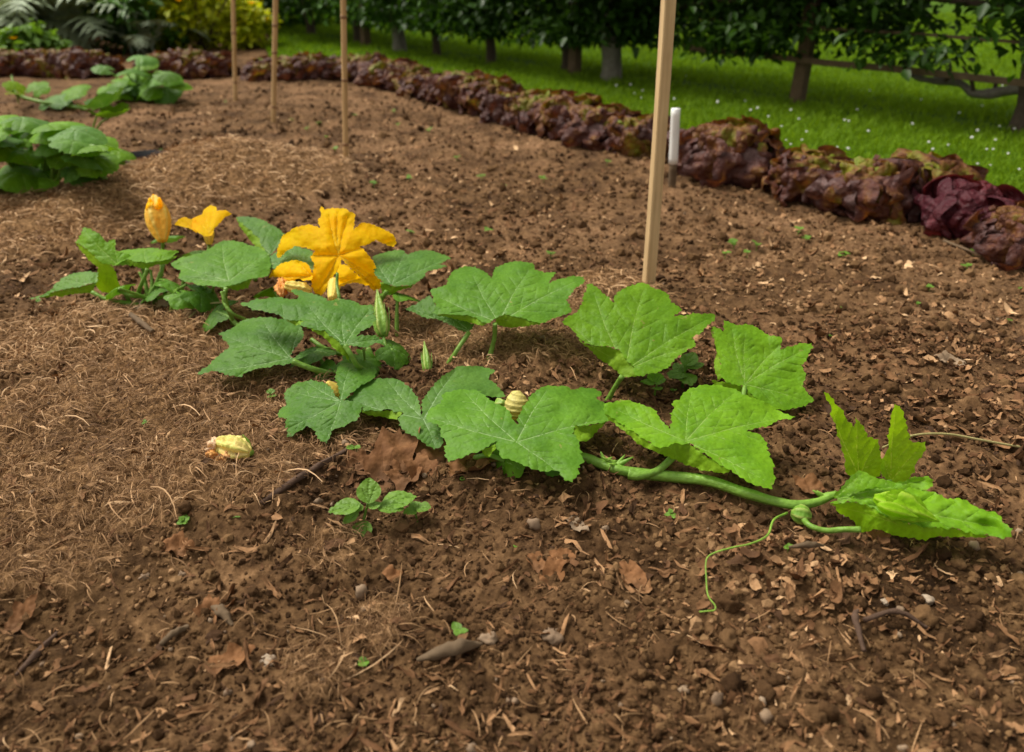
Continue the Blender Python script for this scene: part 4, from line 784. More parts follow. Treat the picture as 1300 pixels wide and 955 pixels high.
for i, (px, py, s, lb) in enumerate([(341, 845, .011, 'pale buff stone at the bottom left of the bed'), (263, 541, .010, 'tan stone just behind the fallen flower'), (1176, 764, .008, 'light grey stone at the lower right'), (1123, 768, .006, 'tiny whitish stone left of the light grey stone'), (700, 812, .012, 'rounded brown stone low in the centre'), (620, 815, .010, 'buff stone left of the rounded brown stone'), (185, 735, .010, 'grey-brown stone on the lower left soil')]):
    v, f = ico(300+i, 3); v = v*[1, .85, .7]*s; c = G(px, py)+[0, 0, s*.45]; o = mk('stone', v, f, M['pebble'], attrs={'tint': np.full(len(v), [.9, .5, .95, 1, .1, .45, .1][i])}); o.location = tuple(c); tag(o, lb, 'stone', 'stones picked out on the bed')
# ------------------------------------------------------------------ weeds
def oval(R_, asp=.55, notch=0.):
    pr = [(t, asp*(math.sin(PI*t**.85)**.8)*(1-.22*t)) for t in np.linspace(0, 1, 15)]
    return [(w*R_, t*R_) for t, w in pr]+[(-w*R_, t*R_) for t, w in pr[1:-1]][::-1]
WLC = {}
def wleaf(c, R_, az, tilt, asp=.6, sd=0):
    key = (round(asp, 2), sd % 3)
    if key not in WLC: WLC[key] = leafcore(oval(1., asp), (0, 0), [(0, .96), (.35*asp*1.4, .6), (-.35*asp*1.4, .6), (.3*asp, .35), (-.3*asp, .35)], .09, .010, .02, sd+40, .02, .16, .06, R=1., second=False, quilt=.008)
    uv, F, f, A = WLC[key]; uv = uv*R_; f = f*R_; a, t = rad(az), rad(tilt)
    e2 = np.array([math.cos(a)*math.cos(t), math.sin(a)*math.cos(t), -math.sin(t)]); s_ = np.array([math.sin(a), -math.cos(a), 0]); n = np.cross(s_, e2); V = c+uv[:, :1]*s_+uv[:, 1:]*e2+f[:, None]*n-(uv[:, 1:]**2/R_*.25)*np.array([0, 0, 1])
    A = dict(A); A['tint'] = np.full(len(V), random.uniform(.3, .9)); return V, F, A
W0 = G(458, 680); w = thing('leafy_weed', 'bright green broad-leaved weed seedling below the squash leaves', 'weed', W0)
tubeobj('stem', [W0, P(463, 655, W0[2]+.022), P(467, 640, W0[2]+.04)], [.0022, .002, .0018], M['weed'], w, W0)
for px, py, z, R_, az, tl, asp in [(468, 640, .045, .046, 95, -38, .42), (458, 640, .04, .046, 195, 0, .45), (455, 650, .03, .026, 215, 15, .45), (478, 642, .038, .040, -5, 0, .42), (485, 640, .035, .052, 20, -6, .45), (462, 660, .018, .034, 265, 28, .48), (468, 645, .04, .02, 30, -10, .5), (460, 648, .035, .018, 150, -10, .5)]:
    c = P(px, py, W0[2]+z); v, f, A_ = wleaf(c, R_, az, tl, asp, len(w.children)); mk('leaf', v, f, M['weed'], w, W0, attrs=A_)
def seedling(px, py, R_, nl, label, group=None, sd=0, mat='weed', cat='seedling'):
    rs = random.Random(sd); c0 = G(px, py); h = R_*1.1; vs = [tube([c0-[0, 0, .002], c0+[rs.uniform(-.2, .2)*R_, 0, h]], [R_*.07, R_*.05], n=4, seg=5)]
    for j in range(nl): vs.append(wleaf(c0+[0, 0, h*(.6+.4*rs.random())], R_*rs.uniform(.6, 1.1), j*360/nl+rs.uniform(-25, 25), rs.uniform(-30, 5), rs.choice([.45, .6]), j))
    v, f, A_ = cat_meshes([(a, b_, {'vein': q.get('vein', np.zeros(len(a))), 'tint': q['tint']}) for a, b_, q in vs]); o = mk('seedling', v-c0, f, M[mat], attrs=A_); o.location = tuple(c0); tag(o, label, cat, group)
seedling(530, 662, .024, 3, 'small yellow-green seedling just right of the leafy weed', None, 1)
seedling(452, 578, .016, 4, 'tiny upright green seedling between the stick and squash leaf', None, 2)
seedling(583, 812, .015, 3, 'tiny red-stemmed seedling near the bottom centre', None, 3)
seedling(462, 850, .012, 4, 'tiny pale seedling at the bottom left of centre', None, 4)
seedling(866, 492, .045, 6, 'yellow-green upright weed between the two upright squash leaves', None, 5)
seedling(830, 505, .03, 4, 'dark green small weed left of the yellow-green upright weed', None, 6)
seedling(345, 508, .014, 3, 'tiny green seedling under the lower left squash leaf', None, 7)
sp = [(1012, 300), (1023, 308), (930, 318), (920, 328), (948, 328), (1068, 330), (1226, 345), (1294, 370), (1052, 430), (1068, 394), (960, 318), (925, 430), (855, 500), (50, 385), (45, 373), (545, 170), (505, 162), (500, 145), (560, 128), (520, 232), (475, 240), (640, 240), (690, 232), (612, 230), (580, 205), (415, 178), (425, 195), (405, 160), (370, 155), (1195, 293), (1235, 325), (205, 195), (210, 200), (620, 300), (520, 300), (700, 330), (655, 700), (852, 660), (235, 668), (300, 660), (185, 542), (1000, 700), (770, 210), (640, 560), (1165, 390), (1280, 410), (1180, 370), (450, 150), (390, 168), (287, 132)]
for i, (px, py) in enumerate(sp): seedling(px, py, .008+.008*random.Random(i).random()+(.007 if py < 350 else -.002), 3+i % 3, 'very small green seedling dotted on the bare soil', 'tiny seedlings dotted over the bed', 20+i)
# ------------------------------------------------------------------ background squash plants
def bgsquash(label, cpx, cpy, leaves, spread):
    b_ = G(cpx, cpy); e = thing('squash_plant', label, 'squash plant', b_)
    for i, (px, py, z, R_, az, tl, mt) in enumerate(leaves):
        c = P(px, py, z+b_[2]); gleaf(e, c, R_, az, tl, mt, foot=b_+(c-b_)*np.array([.25, .25, 0]), seed=i, cup=-.35, lob=.05, pr=.005)
    return e
def fillleaves(seed, n, x0, x1, yf, z0, z1, R0, R1, ytop):
    r_ = random.Random(seed); L = []
    for i in range(n):
        px = r_.uniform(x0, x1); f = r_.random(); py = ytop(px)+(yf-ytop(px))*f; z = z1+(z0-z1)*f
        L.append((px, py, z*r_.uniform(.85, 1.1), r_.uniform(R0, R1), r_.choice([250, 280, 300, 330, 0, 30, 210, 180, 90]), 2+28*f+r_.uniform(-10, 10), r_.choice(['bright', 'leaf', 'bright', 'bright', 'leafblue', 'bright'])))
    return sorted(L, key=lambda q: q[1])
pb = bgsquash('dense bright green squash plant at the left edge beyond the clippings', 50, 228, fillleaves(4, 33, -45, 122, 221, .05, .25, .068, .095, lambda x: 150+max(0, x-60)*.42)+[(150, 190, .09, .06, 0, 15, 'bright'), (140, 197, .06, .055, 330, 25, 'leaf'), (120, 180, .16, .065, 350, 0, 'bright'), (30, 150, .25, .08, 60, 0, 'leaf'), (60, 158, .24, .075, 30, -5, 'bright')], .3)
for px, py, z, R_, az, tl, mt in [(130, 136, .2, .11, 10, -12, 'leafblue'), (140, 148, .17, .09, 350, 5, 'bright')]:
    c = P(px, py, z); gleaf(pb, c, R_, az, tl, mt, foot=G(115, 190), seed=3, cup=.5)
bgsquash('round-leaved squash plant among the lettuces at the back left', 174, 120, fillleaves(9, 20, 138, 222, 118, .05, .2, .065, .09, lambda x: 78+abs(x-178)*.35)+[(132, 86, .15, .07, 190, -15, 'leafblue'), (178, 72, .24, .085, 60, -10, 'leafblue'), (135, 117, .05, .10, 250, 30, 'leafblue'), (212, 114, .07, .10, 280, 30, 'leafblue'), (226, 104, .12, .08, 350, 10, 'bright')], .3)
b_ = G(75, 130); e = thing('squash_plant', 'sparse trailing squash runner with three leaves, behind the dense one', 'squash plant', b_)
for px, py, z, R_, az, tl, mt in [(76, 122, .06, .13, 300, 5, 'leafblue'), (46, 112, .12, .07, 60, -30, 'bright'), (92, 115, .1, .09, 30, -20, 'bright'), (18, 110, .14, .06, 120, -30, 'young'), (20, 118, .1, .05, 200, -10, 'young')]:
    c = P(px, py, z); gleaf(e, c, R_, az, tl, mt, foot=G(px+4, py+14), seed=int(px), cup=-.2)
tubeobj('vine', [P(12, 112, .12), P(25, 122, .06), P(55, 130, .04), P(90, 135, .02), P(120, 140, .02)], .009, M['stem'], e, b_)
# ------------------------------------------------------------------ lettuces
def lettuce_mesh(seed, R_=.155, red=False):
    rs = np.random.default_rng(seed); vs = []; rings = [(4, 10, .98, .062, .0), (20, 10, .98, .064, .14), (37, 9, .92, .060, .42), (54, 8, .82, .054, .68), (70, 6, .70, .046, .85), (85, 3, .60, .038, 1.)]
    if red: rings = [(8, 8, .9, .075, 0), (30, 8, .95, .08, .0), (52, 6, .9, .075, .2), (75, 4, .8, .06, .4)]
    nr_, na_ = 10, 36; rr = np.linspace(0, 1, nr_)[:, None]; ph = np.linspace(0, 2*PI, na_, endpoint=False)[None]
    for el, cnt, rf, sz, top in rings:
        for j in range(cnt):
            az = 2*PI*(j+rs.uniform(-.35, .35))/cnt+el; e = rad(el+rs.normal(0, 5)); d = np.array([math.cos(az)*math.cos(e), math.sin(az)*math.cos(e), math.sin(e)]); c = d*R_*[1, 1, .88]*rf*rs.uniform(.84, 1.06)*.86
            n = d+np.array([0, 0, rs.uniform(-.75, -.05)*(1-.6*top)])+rs.normal(0, .26, 3); n /= np.linalg.norm(n); upv = np.array([0, 0, 1.])-n*n[2]+rs.normal(0, .15, 3); upv -= n*(upv@n); upv /= np.linalg.norm(upv); sd = np.cross(upv, n)
            s = sz*rs.uniform(.8, 1.25); p1_, p2_, p3_ = rs.uniform(0, 6, 3); asp = rs.uniform(1.0, 1.35)
            shape = 1+.10*np.sin(2*ph+p1_)+.07*np.sin(5*ph+p2_); x = rr*s*asp*shape*np.cos(ph); y = rr*s*shape*np.sin(ph)*(.95)
            z = .42*s*rr**2-.55*s*rr**6+.24*s*rr**1.6*np.sin(2*ph+p1_)+(.26 if not red else .08)*s*rr**2.5*np.sin(6*ph+p2_+rr*2)+(.13 if not red else .02)*s*rr**3*np.sin(11*ph+p3_)-.9*s*rr*np.maximum(-np.sin(ph), 0)
            V = c+x.reshape(-1, 1)*sd+y.reshape(-1, 1)*upv+z.reshape(-1, 1)*n; V[:, 2] = np.maximum(V[:, 2]+.02, .004)
            F = [(i*na_+q, i*na_+(q+1) % na_, (i+1)*na_+(q+1) % na_, (i+1)*na_+q) for i in range(nr_-1) for q in range(na_)]
            tp = np.clip(.66-.66*top+.28*(rr**3)*(1 if top > .2 else .6)+.34*fbm(V[:, 0]*18+seed*3, V[:, 1]*18+V[:, 2]*14, 4, 3).reshape(nr_, na_)+rs.normal(0, .10)+0*ph, 0, 1); vs.append((V, F, {'tipness': tp.ravel()}))
    core, cf = ico(seed+60, 3); V = core/np.abs(core).max()*R_*.5*np.array([1, 1, .9])+[0, 0, .02]; V[:, 2] = np.maximum(V[:, 2], .0); vs.append((V, [tuple(q) for q in cf], {'tipness': np.full(len(V), .78)}))
    return cat_meshes(vs)
LM = []
for s in range(5):
    v, f, a = lettuce_mesh(s, red=(s == 4)); o = mk('lettuce', v, f, M['lettucered'] if s == 4 else M['lettuce'], attrs=a); me = o.data; bpy.data.objects.remove(o); LM.append(me)
def lettuce(x, y, s, sd, label, group='lettuces edging the vegetable bed', var=None):
    o = bpy.data.objects.new('lettuce', LM[var if var is not None else sd % 4]); COL.objects.link(o); o.location = (x, y, float(Hmac(x, y))-.005); o.rotation_euler = (0, 0, sd*1.7); o.scale = (s, s, s*random.uniform(.85, 1.1)); tag(o, label, 'lettuce', group)
ORD = ['first', 'second', 'third', 'fourth', 'fifth', 'sixth', 'seventh', 'eighth', 'ninth', 'tenth', 'eleventh', 'twelfth', 'thirteenth', 'fourteenth', 'fifteenth', 'sixteenth', 'seventeenth']
for i, (px, py, s, var, lb) in enumerate([(1300, 330, 1.0, 0, 'bronze lettuce cut off by the right edge, beside the dark red one'), (1218, 298, .95, 4, 'smooth dark red lettuce unlike its frilly bronze neighbours'), (1160, 268, 1.12, 1, 'frilly bronze lettuce directly left of the dark red one'), (1098, 268, 1.15, 2, 'frilly purple-brown lettuce, second left of the dark red one'), (1022, 248, 1.05, 3, 'frilly bronze lettuce midway between marker post and dark red one'), (918, 224, 1.28, 0, 'big rounded bronze lettuce immediately right of the white marker post')]):
    p = P(px, py, .0); q = p[:2]+ROWN*.03; lettuce(q[0], q[1], s, i*3+1, lb, None, var)
# to the left of the marker, along the row
pstart = P(812, 192)[:2]; pend = P(452, 99)[:2]; n = 13
for i in range(n):
    f = i/(n-1); q = pstart+(pend-pstart)*f; j = ROWN*random.uniform(-.02, .03); lettuce(q[0]+j[0], q[1]+j[1], random.uniform(.85, 1.2), 7+i*5, ('red-brown lettuce just left of the white marker post, behind the wooden stake' if i == 0 else '%s frilly red-brown lettuce left of the white marker post' % ORD[i]))
for i, px in enumerate([420, 395, 368, 340]): q = P(px, 101)[:2]; lettuce(q[0], q[1], 1.05, 31+i, '%s lettuce in the back row, counted leftward from the row corner' % ORD[i])
for i, px in enumerate([268, 243, 212, 120, 88, 62, 20, -5]): q = P(px, 97 if px > 100 else 96)[:2]; lettuce(q[0], q[1], 1.15, 51+i, '%s dark lettuce in the back left row, counted from the gap' % ORD[i])
# ------------------------------------------------------------------ clover flowers
cv, cf = ico(3, 2); ch = []
for i in range(14):
    pass
rs = np.random.default_rng(12); CL = []
cand = [(985, 182), (996, 192), (990, 176), (1002, 196), (1016, 192), (948, 186), (1074, 205), (960, 150), (1002, 152), (1012, 166), (974, 160), (1230, 190), (1260, 192), (1257, 205), (1215, 155), (1156, 170), (1075, 168), (1086, 152), (910, 138), (1276, 210), (782, 118), (800, 116), (805, 128), (815, 125), (870, 108), (1100, 180), (1175, 240), (1200, 200), (1290, 230), (1285, 175)]
for i in range(34): cand.append((rs.uniform(700, 1300), rs.uniform(110, 240)))
v0, f0 = ico(5, 2); v0 = v0*[1, 1, .85]; v0 = v0*(1+.12*np.sin(v0[:, :1]*14)*np.cos(v0[:, 1:2]*15)); sv, sf, _ = tube([np.array([0, 0, -6.]), np.array([.2, 0, -3]), np.array([0, 0, -.5])], .12, n=5, seg=5)
fv = np.vstack([v0, sv]); ffc = [tuple(q) for q in f0]+[tuple(int(a)+len(v0) for a in q) for q in sf]; cme = mk('clover_flower', fv, ffc, [M['white'], M['weed']], midx=[0]*len(f0)+[1]*len(sf)); cd = cme.data; bpy.data.objects.remove(cme)
for px, py in cand:
    q = P(px, py)
    if not inpoly(np.array([q[0]]), np.array([q[1]]), LAWN)[0]: continue
    o = bpy.data.objects.new('clover_flower', cd); COL.objects.link(o); s = random.uniform(.0032, .0058); o.location = (q[0], q[1], float(Hmac(q[0], q[1]))+.045); o.scale = (s, s, s); o.rotation_euler = (random.uniform(-.3, .3), random.uniform(-.3, .3), random.uniform(0, 6)); tag(o, 'small white clover flower in the lawn grass', 'clover flower', 'white clover flowers in the lawn')
# ------------------------------------------------------------------ foliage helper
def leafcloud(C, size, rng, droop=.4):
    n = len(C); a = rng.uniform(0, 2*PI, n); t = rng.normal(droop, .45, n); L = size*rng.uniform(.7, 1.25, n); W = L*rng.uniform(.26, .36, n)
    e = np.stack([np.cos(a)*np.cos(t), np.sin(a)*np.cos(t), -np.sin(t)], 1); s = np.stack([-np.sin(a), np.cos(a), rng.normal(0, .35, n)], 1); s /= np.linalg.norm(s, axis=1)[:, None]; up = np.cross(e, s)
    L = L[:, None]; W = W[:, None]
    V = np.stack([C, C+e*L*.35+s*W+up*W*.3, C+e*L*.75+s*W*.7+up*W*.15-[0, 0, .0], C+e*L-[0, 0, 0]*L, C+e*L*.75-s*W*.7+up*W*.15, C+e*L*.35-s*W+up*W*.3], 1)
    V[:, 3, 2] -= L[:, 0]*.12
    b = np.arange(n)[:, None]*6; F = np.concatenate([b+[0, 1, 2, 3], b+[0, 3, 4, 5]]); return V.reshape(-1, 3), F, np.repeat(rng.random(n), 6)
M['treeleaf'] = leafmat('tree_leaf', (.019, .052, .006), (.039, .094, .010), (.1, .15, .05), .3, .45, spec=.22, vbump=0)
M['treeleaflight'] = leafmat('tree_leaf_light', (.045, .12, .015), (.08, .19, .02), (.1, .2, .05), .3, .45, vbump=0)
M['shrubyellow'] = leafmat('shrub_yellow_green', (.30, .40, .008), (.55, .56, .02), (.3, .4, .05), .35, .5, vbump=0)
M['cardoon'] = leafmat('silver_leaf', (.24, .31, .19), (.38, .45, .30), (.3, .38, .3), .15, .6, vbump=0)
def blobpts(n, c, r, rng, k=26, sig=.16, flatten=None):
    d = rng.standard_normal((k, 3)); d /= np.linalg.norm(d, axis=1)[:, None]; cc = np.array(c)+d*np.array(r)*rng.uniform(.55, 1.0, (k, 1)); w = rng.integers(0, k, n); return cc[w]+rng.standard_normal((n, 3))*np.array(r)*sig
LAB = {}
def tree(pos, width, zlo, zhi, seed, label, mat='treeleaf', trunk=.04, tmat='bark', nleaf=6500, lean=.0, depth=.38, group='espalier fruit trees in a row beyond the lawn', lsize=.062, height=None, dirv=TDIR):
    rng = np.random.default_rng(seed); b_ = np.array([pos[0], pos[1], float(Hmac(pos[0], pos[1]))]); e = thing('fruit_tree', label, 'tree', b_, group)
    dv = np.array([dirv[0], dirv[1], 0]); nv = np.array([-dv[1], dv[0], 0]); k = int(40*width); cc = []
    for i in range(k):
        a = rng.uniform(-1, 1); z = zlo+(zhi-zlo)*rng.random()**1.4; zl = .11*math.sin(a*3.5*width+seed)+.07*math.sin(a*8*width+seed*2)
        cc.append(b_+dv*a*width*.5+nv*rng.normal(0, depth*.4)+np.array([0, 0, max(z+zl*(1 if z < zlo+.3 else 0), zlo*.8)]))
    cc = np.array(cc); w = rng.integers(0, k, nleaf); C = cc[w]+rng.standard_normal((nleaf, 3))*[.13, .13, .085]; C = C[C[:, 2] > b_[2]+zlo*.72]
    V, F, t = leafcloud(C, lsize, rng); tr = tubeobj('trunk', [b_-[0, 0, .05], b_+[0, 0, .12], b_+dv*lean+[0, 0, zlo+.1], b_+dv*lean*1.5+[0, 0, (zlo+zhi)/2], b_+dv*lean+[0, 0, zhi*.92]], [trunk*1.45, trunk*1.05, trunk, trunk*.7, trunk*.25], M[tmat], e, b_, n=24, seg=14, rough=.28)
    for i, zz in enumerate(np.linspace(zlo+.12, zhi*.85, 3)):
        for sg in (-1, 1): tubeobj('limb', [b_+[0, 0, zz], b_+dv*sg*width*.25+[0, 0, zz+.06], b_+dv*sg*width*.47+[0, 0, zz+.02]], [trunk*.5, trunk*.35, trunk*.15], M[tmat], tr, b_, n=12, seg=7, rough=.2)
    mk('crown', V, F, M[mat], e, b_, attrs={'tint': t}); return e
TT = [(1296, 168, 'fruit tree at the right edge with low gnarled bough', .05, 'bark', .35, 'treeleaf'), (840, 111, 'dense wide fruit tree behind the wooden stake, left of the square post', .03, 'bark', .28, 'treeleaf'), (775, 104, 'fruit tree with the thick pale lichened trunk', .062, 'palebark', .28, 'treeleaf'),
      (718, 95, 'slender fruit tree directly left of the thick pale trunk', .03, 'bark', .26, 'treeleaf'), (623, 82, 'dark fruit tree, second left of the thick pale trunk', .035, 'bark', .24, 'treeleaf'), (554, 71, 'light green fruit tree, third left of the thick pale trunk', .03, 'bark', .28, 'treeleaflight'), (507, 66, 'fruit tree with pale stump-like trunk near the rightmost cane', .05, 'palebark', .24, 'treeleaf'),
      (454, 55, 'fruit tree just right of the rightmost bamboo cane', .035, 'bark', .24, 'treeleaflight'), (395, 46, 'far fruit tree standing between two bamboo canes', .04, 'bark', .24, 'treeleaf'), (345, 38, 'farthest fruit tree behind the middle cane', .04, 'bark', .24, 'treeleaf')]
pp = [P(a[0], a[1])[:2] for a in TT]
for i, (px, py, lb, tr, tm, zl, mt) in enumerate(TT):
    wdt = 2.5 if i == 0 else 1.7 if i == 1 else 1.05
    tree(pp[i], wdt, zl+.04, 1.7, 70+i, lb, mt, max(tr, .014), tm, 19000 if i == 0 else 14000 if i == 1 else 6200, .02, lsize=.06)
# gnarled bough of the right tree
rt = [o for o in bpy.data.objects if o.get('label') == TT[0][2]][0]; trk = [c for c in rt.children if c.name.startswith('trunk')][0]; D0 = pp[0]; yb = D0[1]
def atY(px, py, Y): d = ray(px, py); t = Y/d[1]; return CO+d*t
tubeobj('bough', [atY(1310, 112, yb), atY(1263, 118, yb+.12), atY(1237, 119, yb+.2), atY(1219, 106, yb+.28), atY(1189, 103, yb+.36), atY(1163, 97, yb+.45), atY(1150, 80, yb+.5)], [.028, .022, .02, .018, .018, .014, .008], M['palebark'], rt, np.array(rt.location), n=50, seg=10, rough=.4)
for a, b_, c_, d_ in [(1237, 119, 1222, 84), (1200, 104, 1206, 78), (1263, 118, 1258, 88)]: tubeobj('twig', [atY(a, b_, yb+.2), atY((a+c_)/2+3, (b_+d_)/2, yb+.2), atY(c_, d_, yb+.2)], [.012, .009, .005], M['bark'], rt, np.array(rt.location), n=14, seg=7, rough=.3)
# square posts and rails of the espalier frame
def beam(p0, p1, w, h, loc, nm, parent, mat='oldwood'):
    p0 = np.array(p0, float); p1 = np.array(p1, float); ax = p1-p0; ax /= np.linalg.norm(ax); u = np.cross(ax, [0, 0, 1.]) if abs(ax[2]) < .9 else np.array([TDIR[0], TDIR[1], 0]); u /= np.linalg.norm(u); v = np.cross(ax, u); V = []; n = 12
    for i in range(n):
        c = p0+(p1-p0)*i/(n-1)+u*.003*vnoise(i*.9, w*90, 3)+v*.003*vnoise(i*.7, 5, 3)
        for sx, sy in ((.85, 1), (1, .85), (1, -.85), (.85, -1), (-.85, -1), (-1, -.85), (-1, .85), (-.85, 1)): V.append(c+u*sx*w/2+v*sy*h/2)
    F = [(i*8+j, i*8+(j+1) % 8, (i+1)*8+(j+1) % 8, (i+1)*8+j) for i in range(n-1) for j in range(8)]+[tuple(range(8))[::-1], tuple((n-1)*8+j for j in range(8))]
    return mk(nm, V, F, M[mat], parent, loc, attrs={'tint': np.full(len(V), .4)}, smooth=False)
post = P(1012, 133); pbz = float(Hmac(post[0], post[1])); po = np.array([post[0], post[1], pbz]); e = thing('espalier_frame', 'weathered square timber post with long rails supporting the fruit trees', 'tree support', po)
beam(po-[0, 0, .1], po+[0, 0, 1.75], .068, .068, po, 'post', e)
dv3 = np.array([TDIR[0], TDIR[1], 0]); nn3 = np.array([TN[0], TN[1], 0])
for z, w_, h_ in ((.235, .024, .030), (.40, .010, .014), (.8, .025, .04), (1.3, .025, .04)):
    beam(po+nn3*.05-dv3*1.15+[0, 0, z], po+nn3*.05+dv3*.75+[0, 0, z+.01], w_, h_, po, 'rail', e)
for i, q in enumerate([pp[0]+TDIR*-.9, pp[2]+TDIR*.32, pp[6]+TDIR*.5]):
    c = np.array([q[0], q[1], float(Hmac(*q))]); o = beam(np.array([0, 0, -.1]), np.array([0, 0, 1.7]), .07, .07, (0, 0, 0), 'tree_post', None); o.location = tuple(c); tag(o, ['square post among the trees beyond the right edge', 'dark square post hidden among leaves left of the pale trunk', 'dark square post among the far left fruit trees'][i], 'post')
# ------------------------------------------------------------------ shrubs at top left and background
def shrub(nm, label, px, py, rx, ry, rz, zc, n, seed, mat, lsize, flowers=0, cat='shrub', group=None, k=30, sig=.15, pos=None):
    rng = np.random.default_rng(seed); q = P(px, py)[:2] if pos is None else pos; b_ = np.array([q[0], q[1], float(Hmac(*q))]); e = thing(nm, label, cat, b_, group)
    C = blobpts(n, b_+[0, 0, zc], (rx, ry, rz), rng, k, sig); C = C[C[:, 2] > b_[2]+.02]; V, F, t = leafcloud(C, lsize, rng, .2); mk('foliage', V, F, M[mat], e, b_, attrs={'tint': t})
    vs = [tube([b_-[0, 0, .03], b_+[math.cos(a)*rx*.3, math.sin(a)*ry*.3, zc*.6], b_+[math.cos(a+.3)*rx*.7, math.sin(a+.3)*ry*.7, zc+rz*.4]], [.016, .011, .005], n=10, seg=6) for a in np.linspace(0, 5.6, 7)]; v, f, A_ = cat_meshes(vs); mk('stems', v, f, M['bark'], e, b_, attrs=A_)
    for i in range(flowers):
        d = rng.standard_normal(3); d[1] = -abs(d[1]); d[2] = abs(d[2])*.6; d /= np.linalg.norm(d); c = b_+[0, 0, zc]+d*[rx, ry, rz]*rng.uniform(.95, 1.1); vs = []
        for j in range(5): vs.append(wleaf(c, .038, j*72+rng.uniform(0, 20), -25, .6, j))
        v, f, A_ = cat_meshes(vs); mk('blossom', v, f, M['petal'], e, b_, attrs=A_)
shrub('yellow_shrub', 'yellow-green shrub with orange blossoms between canes and silver plants', 262, 62, .55, .4, .36, .36, 4200, 5, 'shrubyellow', .075, 12)
shrub('yellow_shrub', 'smaller yellow-green shrub just left of the middle cane', 316, 60, .22, .25, .22, .2, 1500, 6, 'shrubyellow', .07, 3)
shrub('leafy_shrub', 'mid green leafy shrub between silver thistle leaves and yellow shrub', 190, 66, .35, .35, .4, .35, 2600, 7, 'treeleaflight', .08, 4)
shrub('leafy_shrub', 'low bright green clump at the foot of the silver plant', 42, 82, .22, .2, .16, .14, 900, 8, 'weed', .07, 2)
for i, (px, py, rx, rz, lb) in enumerate([(-60, 45, 1.4, 1.0, 'dark hedge bush beyond the left edge'), (60, 42, 1.2, .95, 'dark bush directly behind the silver plants'), (190, 40, 1.2, .9, 'dark bush behind the leafy and yellow shrubs'), (300, 30, 1.3, .9, 'dark bush behind the two left canes')]):
    shrub('dark_bush', lb, px, py, rx, .7, rz, rz*.75, 7000, 15+i, 'treeleaf', .11, 0, 'bush', 'dark bushes closing the view at the back left', k=70, sig=.14)
for i, (px, D, lb) in enumerate([(420, 16, 'tall dark tree far behind the leftmost fruit trees'), (560, 17, 'tall dark tree far behind the light green fruit tree'), (700, 19, 'tall dark tree far behind the slender fruit tree'), (860, 20, 'tall dark tree far behind the wooden stake'), (1330, 24, 'tall dark tree far off at the right')]):
    x = (px-650)/FPX*D; shrub('background_tree', lb, 0, 0, 2.6, 2., 2.2, 2.2, 6000, 30+i, 'treeleaf', .3, 0, 'tree', 'dark trees far beyond the lawn', k=80, sig=.14, pos=np.array([x, D]))
# silver pinnate plants (cardoon)
def pinnate(c, L, az, el, bend, rng):
    a = az; vs = []; n = 15; pts = []; t = el; p = np.array(c, float)
    for i in range(n):
        pts.append(p.copy()); p = p+L/n*np.array([math.cos(a)*math.cos(t), math.sin(a)*math.cos(t), math.sin(t)]); t -= bend/n*(1+i/n)
    pts = np.array(pts); V, F, A = tube(pts, [.011, .008, .003], n=n, seg=5, tint=.9); A = {'tint': A['tint'], 'vein': np.full(len(V), .7)}; vs.append((V, F, A)); sd = np.array([-math.sin(a), math.cos(a), 0])
    for i in range(2, n-1):
        f = i/(n-1); tg = pts[min(i+1, n-1)]-pts[i-1]; tg /= np.linalg.norm(tg); ll = L*.34*math.sin(PI*(f*.85+.12))*rng.uniform(.85, 1.1)
        for sg in (-1, 1):
            d = sd*sg*.8+tg*.65+np.array([0, 0, rng.uniform(-.05, .2)]); d /= np.linalg.norm(d); w = np.cross(d, np.cross(sd*sg, tg)); w = tg*1.0; b_ = pts[i]; W = ll*.16; P_ = [b_-w*W*.8]
            q = []; m_ = 5
            for z in range(m_):
                g = z/m_; q.append(b_+d*ll*g+w*W*(1-g)*1.0); 
            top = []; bot = []
            for z in range(m_+1):
                g = z/m_; c_ = b_+d*ll*g-np.array([0, 0, .25*ll*g*g]); top.append(c_+w*W*(1-g**1.5)*(1.35 if z % 2 else .8)); bot.append(c_-w*W*(1-g**1.5)*(1.35 if z % 2 else .8))
            V = np.array(top+bot); m2 = m_+1; F = [(z, z+1, m2+z+1, m2+z) for z in range(m_)]; vs.append((V, F, {'tint': np.full(len(V), rng.uniform(.2, .9)), 'vein': np.zeros(len(V))}))
    return cat_meshes(vs)
for i, (px, py, nl, H_, lb) in enumerate([(30, 70, 12, 1.15, 'silvery spiky-leaved plant at the top left corner'), (100, 68, 16, 1.25, 'silvery plant with arching jagged leaves right of the corner one'), (190, 72, 8, .6, 'low silver-leaved plant beside the yellow shrub')]):
    q = P(px, py-4); b_ = np.array([q[0], q[1], float(Hmac(q[0], q[1]))]); e = thing('cardoon', lb, 'plant', b_); rng = np.random.default_rng(90+i)
    for j in range(nl):
        v, f, A_ = pinnate(b_+rng.normal(0, .05, 3)*[1, 1, 0], H_*rng.uniform(.8, 1.15), -PI/2+(j/nl-.5)*5.2+rng.normal(0, .2), rng.uniform(.9, 1.4), rng.uniform(1.3, 2.2), rng); mk('leaf', v, f, M['cardoon'], e, b_, attrs=A_)
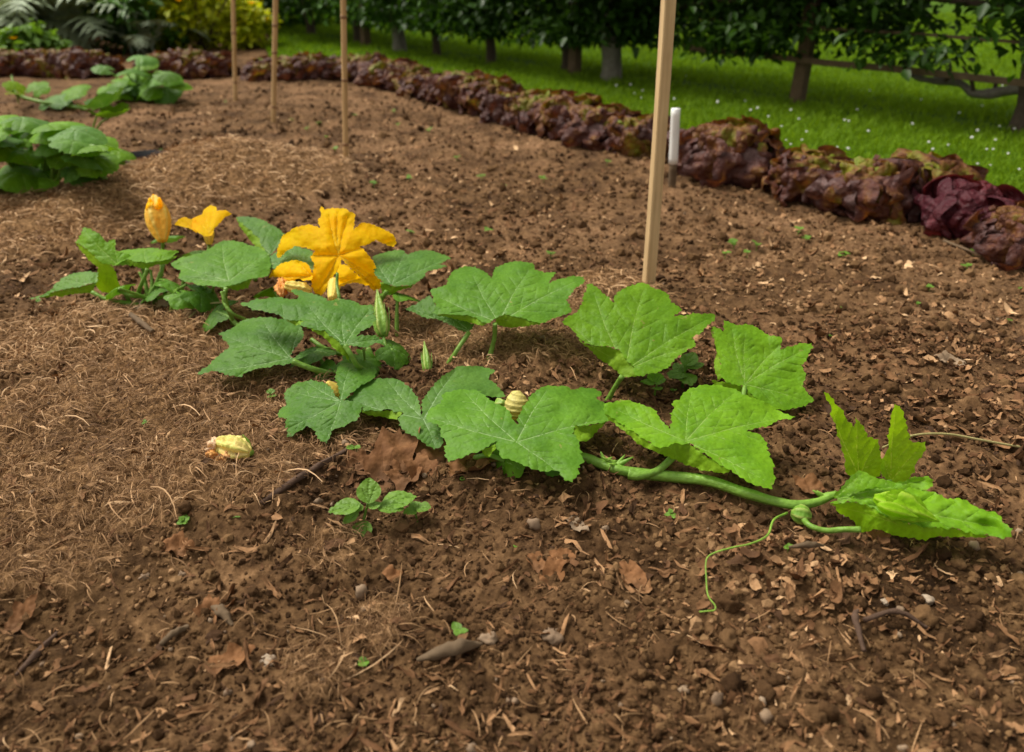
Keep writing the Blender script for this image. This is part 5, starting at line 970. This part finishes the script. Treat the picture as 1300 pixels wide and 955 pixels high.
# ------------------------------------------------------------------ camera, light, render
cam = bpy.data.cameras.new('camera'); co_ = bpy.data.objects.new('camera', cam); COL.objects.link(co_); S.camera = co_
cam.lens = 28; cam.sensor_width = 36; cam.sensor_fit = 'HORIZONTAL'; cam.shift_y = -44.5/1300; cam.clip_start = .02; cam.clip_end = 600
co_.location = (0, 0, CAMZ); co_.rotation_euler = (PI/2-PITCH, 0, 0)
cam.dof.use_dof = True; cam.dof.focus_distance = 1.30; cam.dof.aperture_fstop = 3.4; cam.dof.aperture_blades = 8
W_ = bpy.data.worlds.new('World'); S.world = W_; W_.use_nodes = True; nt = W_.node_tree; nt.nodes.clear()
EL, AZ = 56, -62
sky = nt.nodes.new('ShaderNodeTexSky'); sky.sky_type = 'NISHITA'; sky.sun_disc = False; sky.sun_elevation = rad(EL); sky.sun_rotation = rad(AZ); sky.dust_density = 4; sky.air_density = 1.2
hs = nt.nodes.new('ShaderNodeHueSaturation'); hs.inputs['Saturation'].default_value = .06
bg = nt.nodes.new('ShaderNodeBackground'); bg.inputs['Strength'].default_value = .10; out = nt.nodes.new('ShaderNodeOutputWorld')
mxw = nt.nodes.new('ShaderNodeMix'); mxw.data_type = 'RGBA'; mxw.blend_type = 'MULTIPLY'; mxw.inputs[0].default_value = 1; mxw.inputs[7].default_value = (1.03, .99, .90, 1)
nt.links.new(sky.outputs[0], hs.inputs['Color']); nt.links.new(hs.outputs[0], mxw.inputs[6]); nt.links.new(mxw.outputs[2], bg.inputs[0]); nt.links.new(bg.outputs[0], out.inputs[0])
sun = bpy.data.lights.new('sun', 'SUN'); sun.energy = 2.0; sun.angle = rad(20); sun.color = (1, .945, .84); so = bpy.data.objects.new('sun', sun); COL.objects.link(so)
d = Vector((math.sin(rad(AZ))*math.cos(rad(EL)), math.cos(rad(AZ))*math.cos(rad(EL)), math.sin(rad(EL)))); so.rotation_euler = d.to_track_quat('Z', 'Y').to_euler(); so.location = tuple(d*20)
S.render.engine = 'CYCLES'; S.view_settings.view_transform = 'Standard'; S.view_settings.look = 'None'; S.view_settings.exposure = .78; S.view_settings.gamma = 1
S.cycles.max_bounces = 5; S.cycles.diffuse_bounces = 3; S.cycles.glossy_bounces = 2; S.cycles.transmission_bounces = 3; S.cycles.transparent_max_bounces = 4
S.render.resolution_x = 1024; S.render.resolution_y = 752
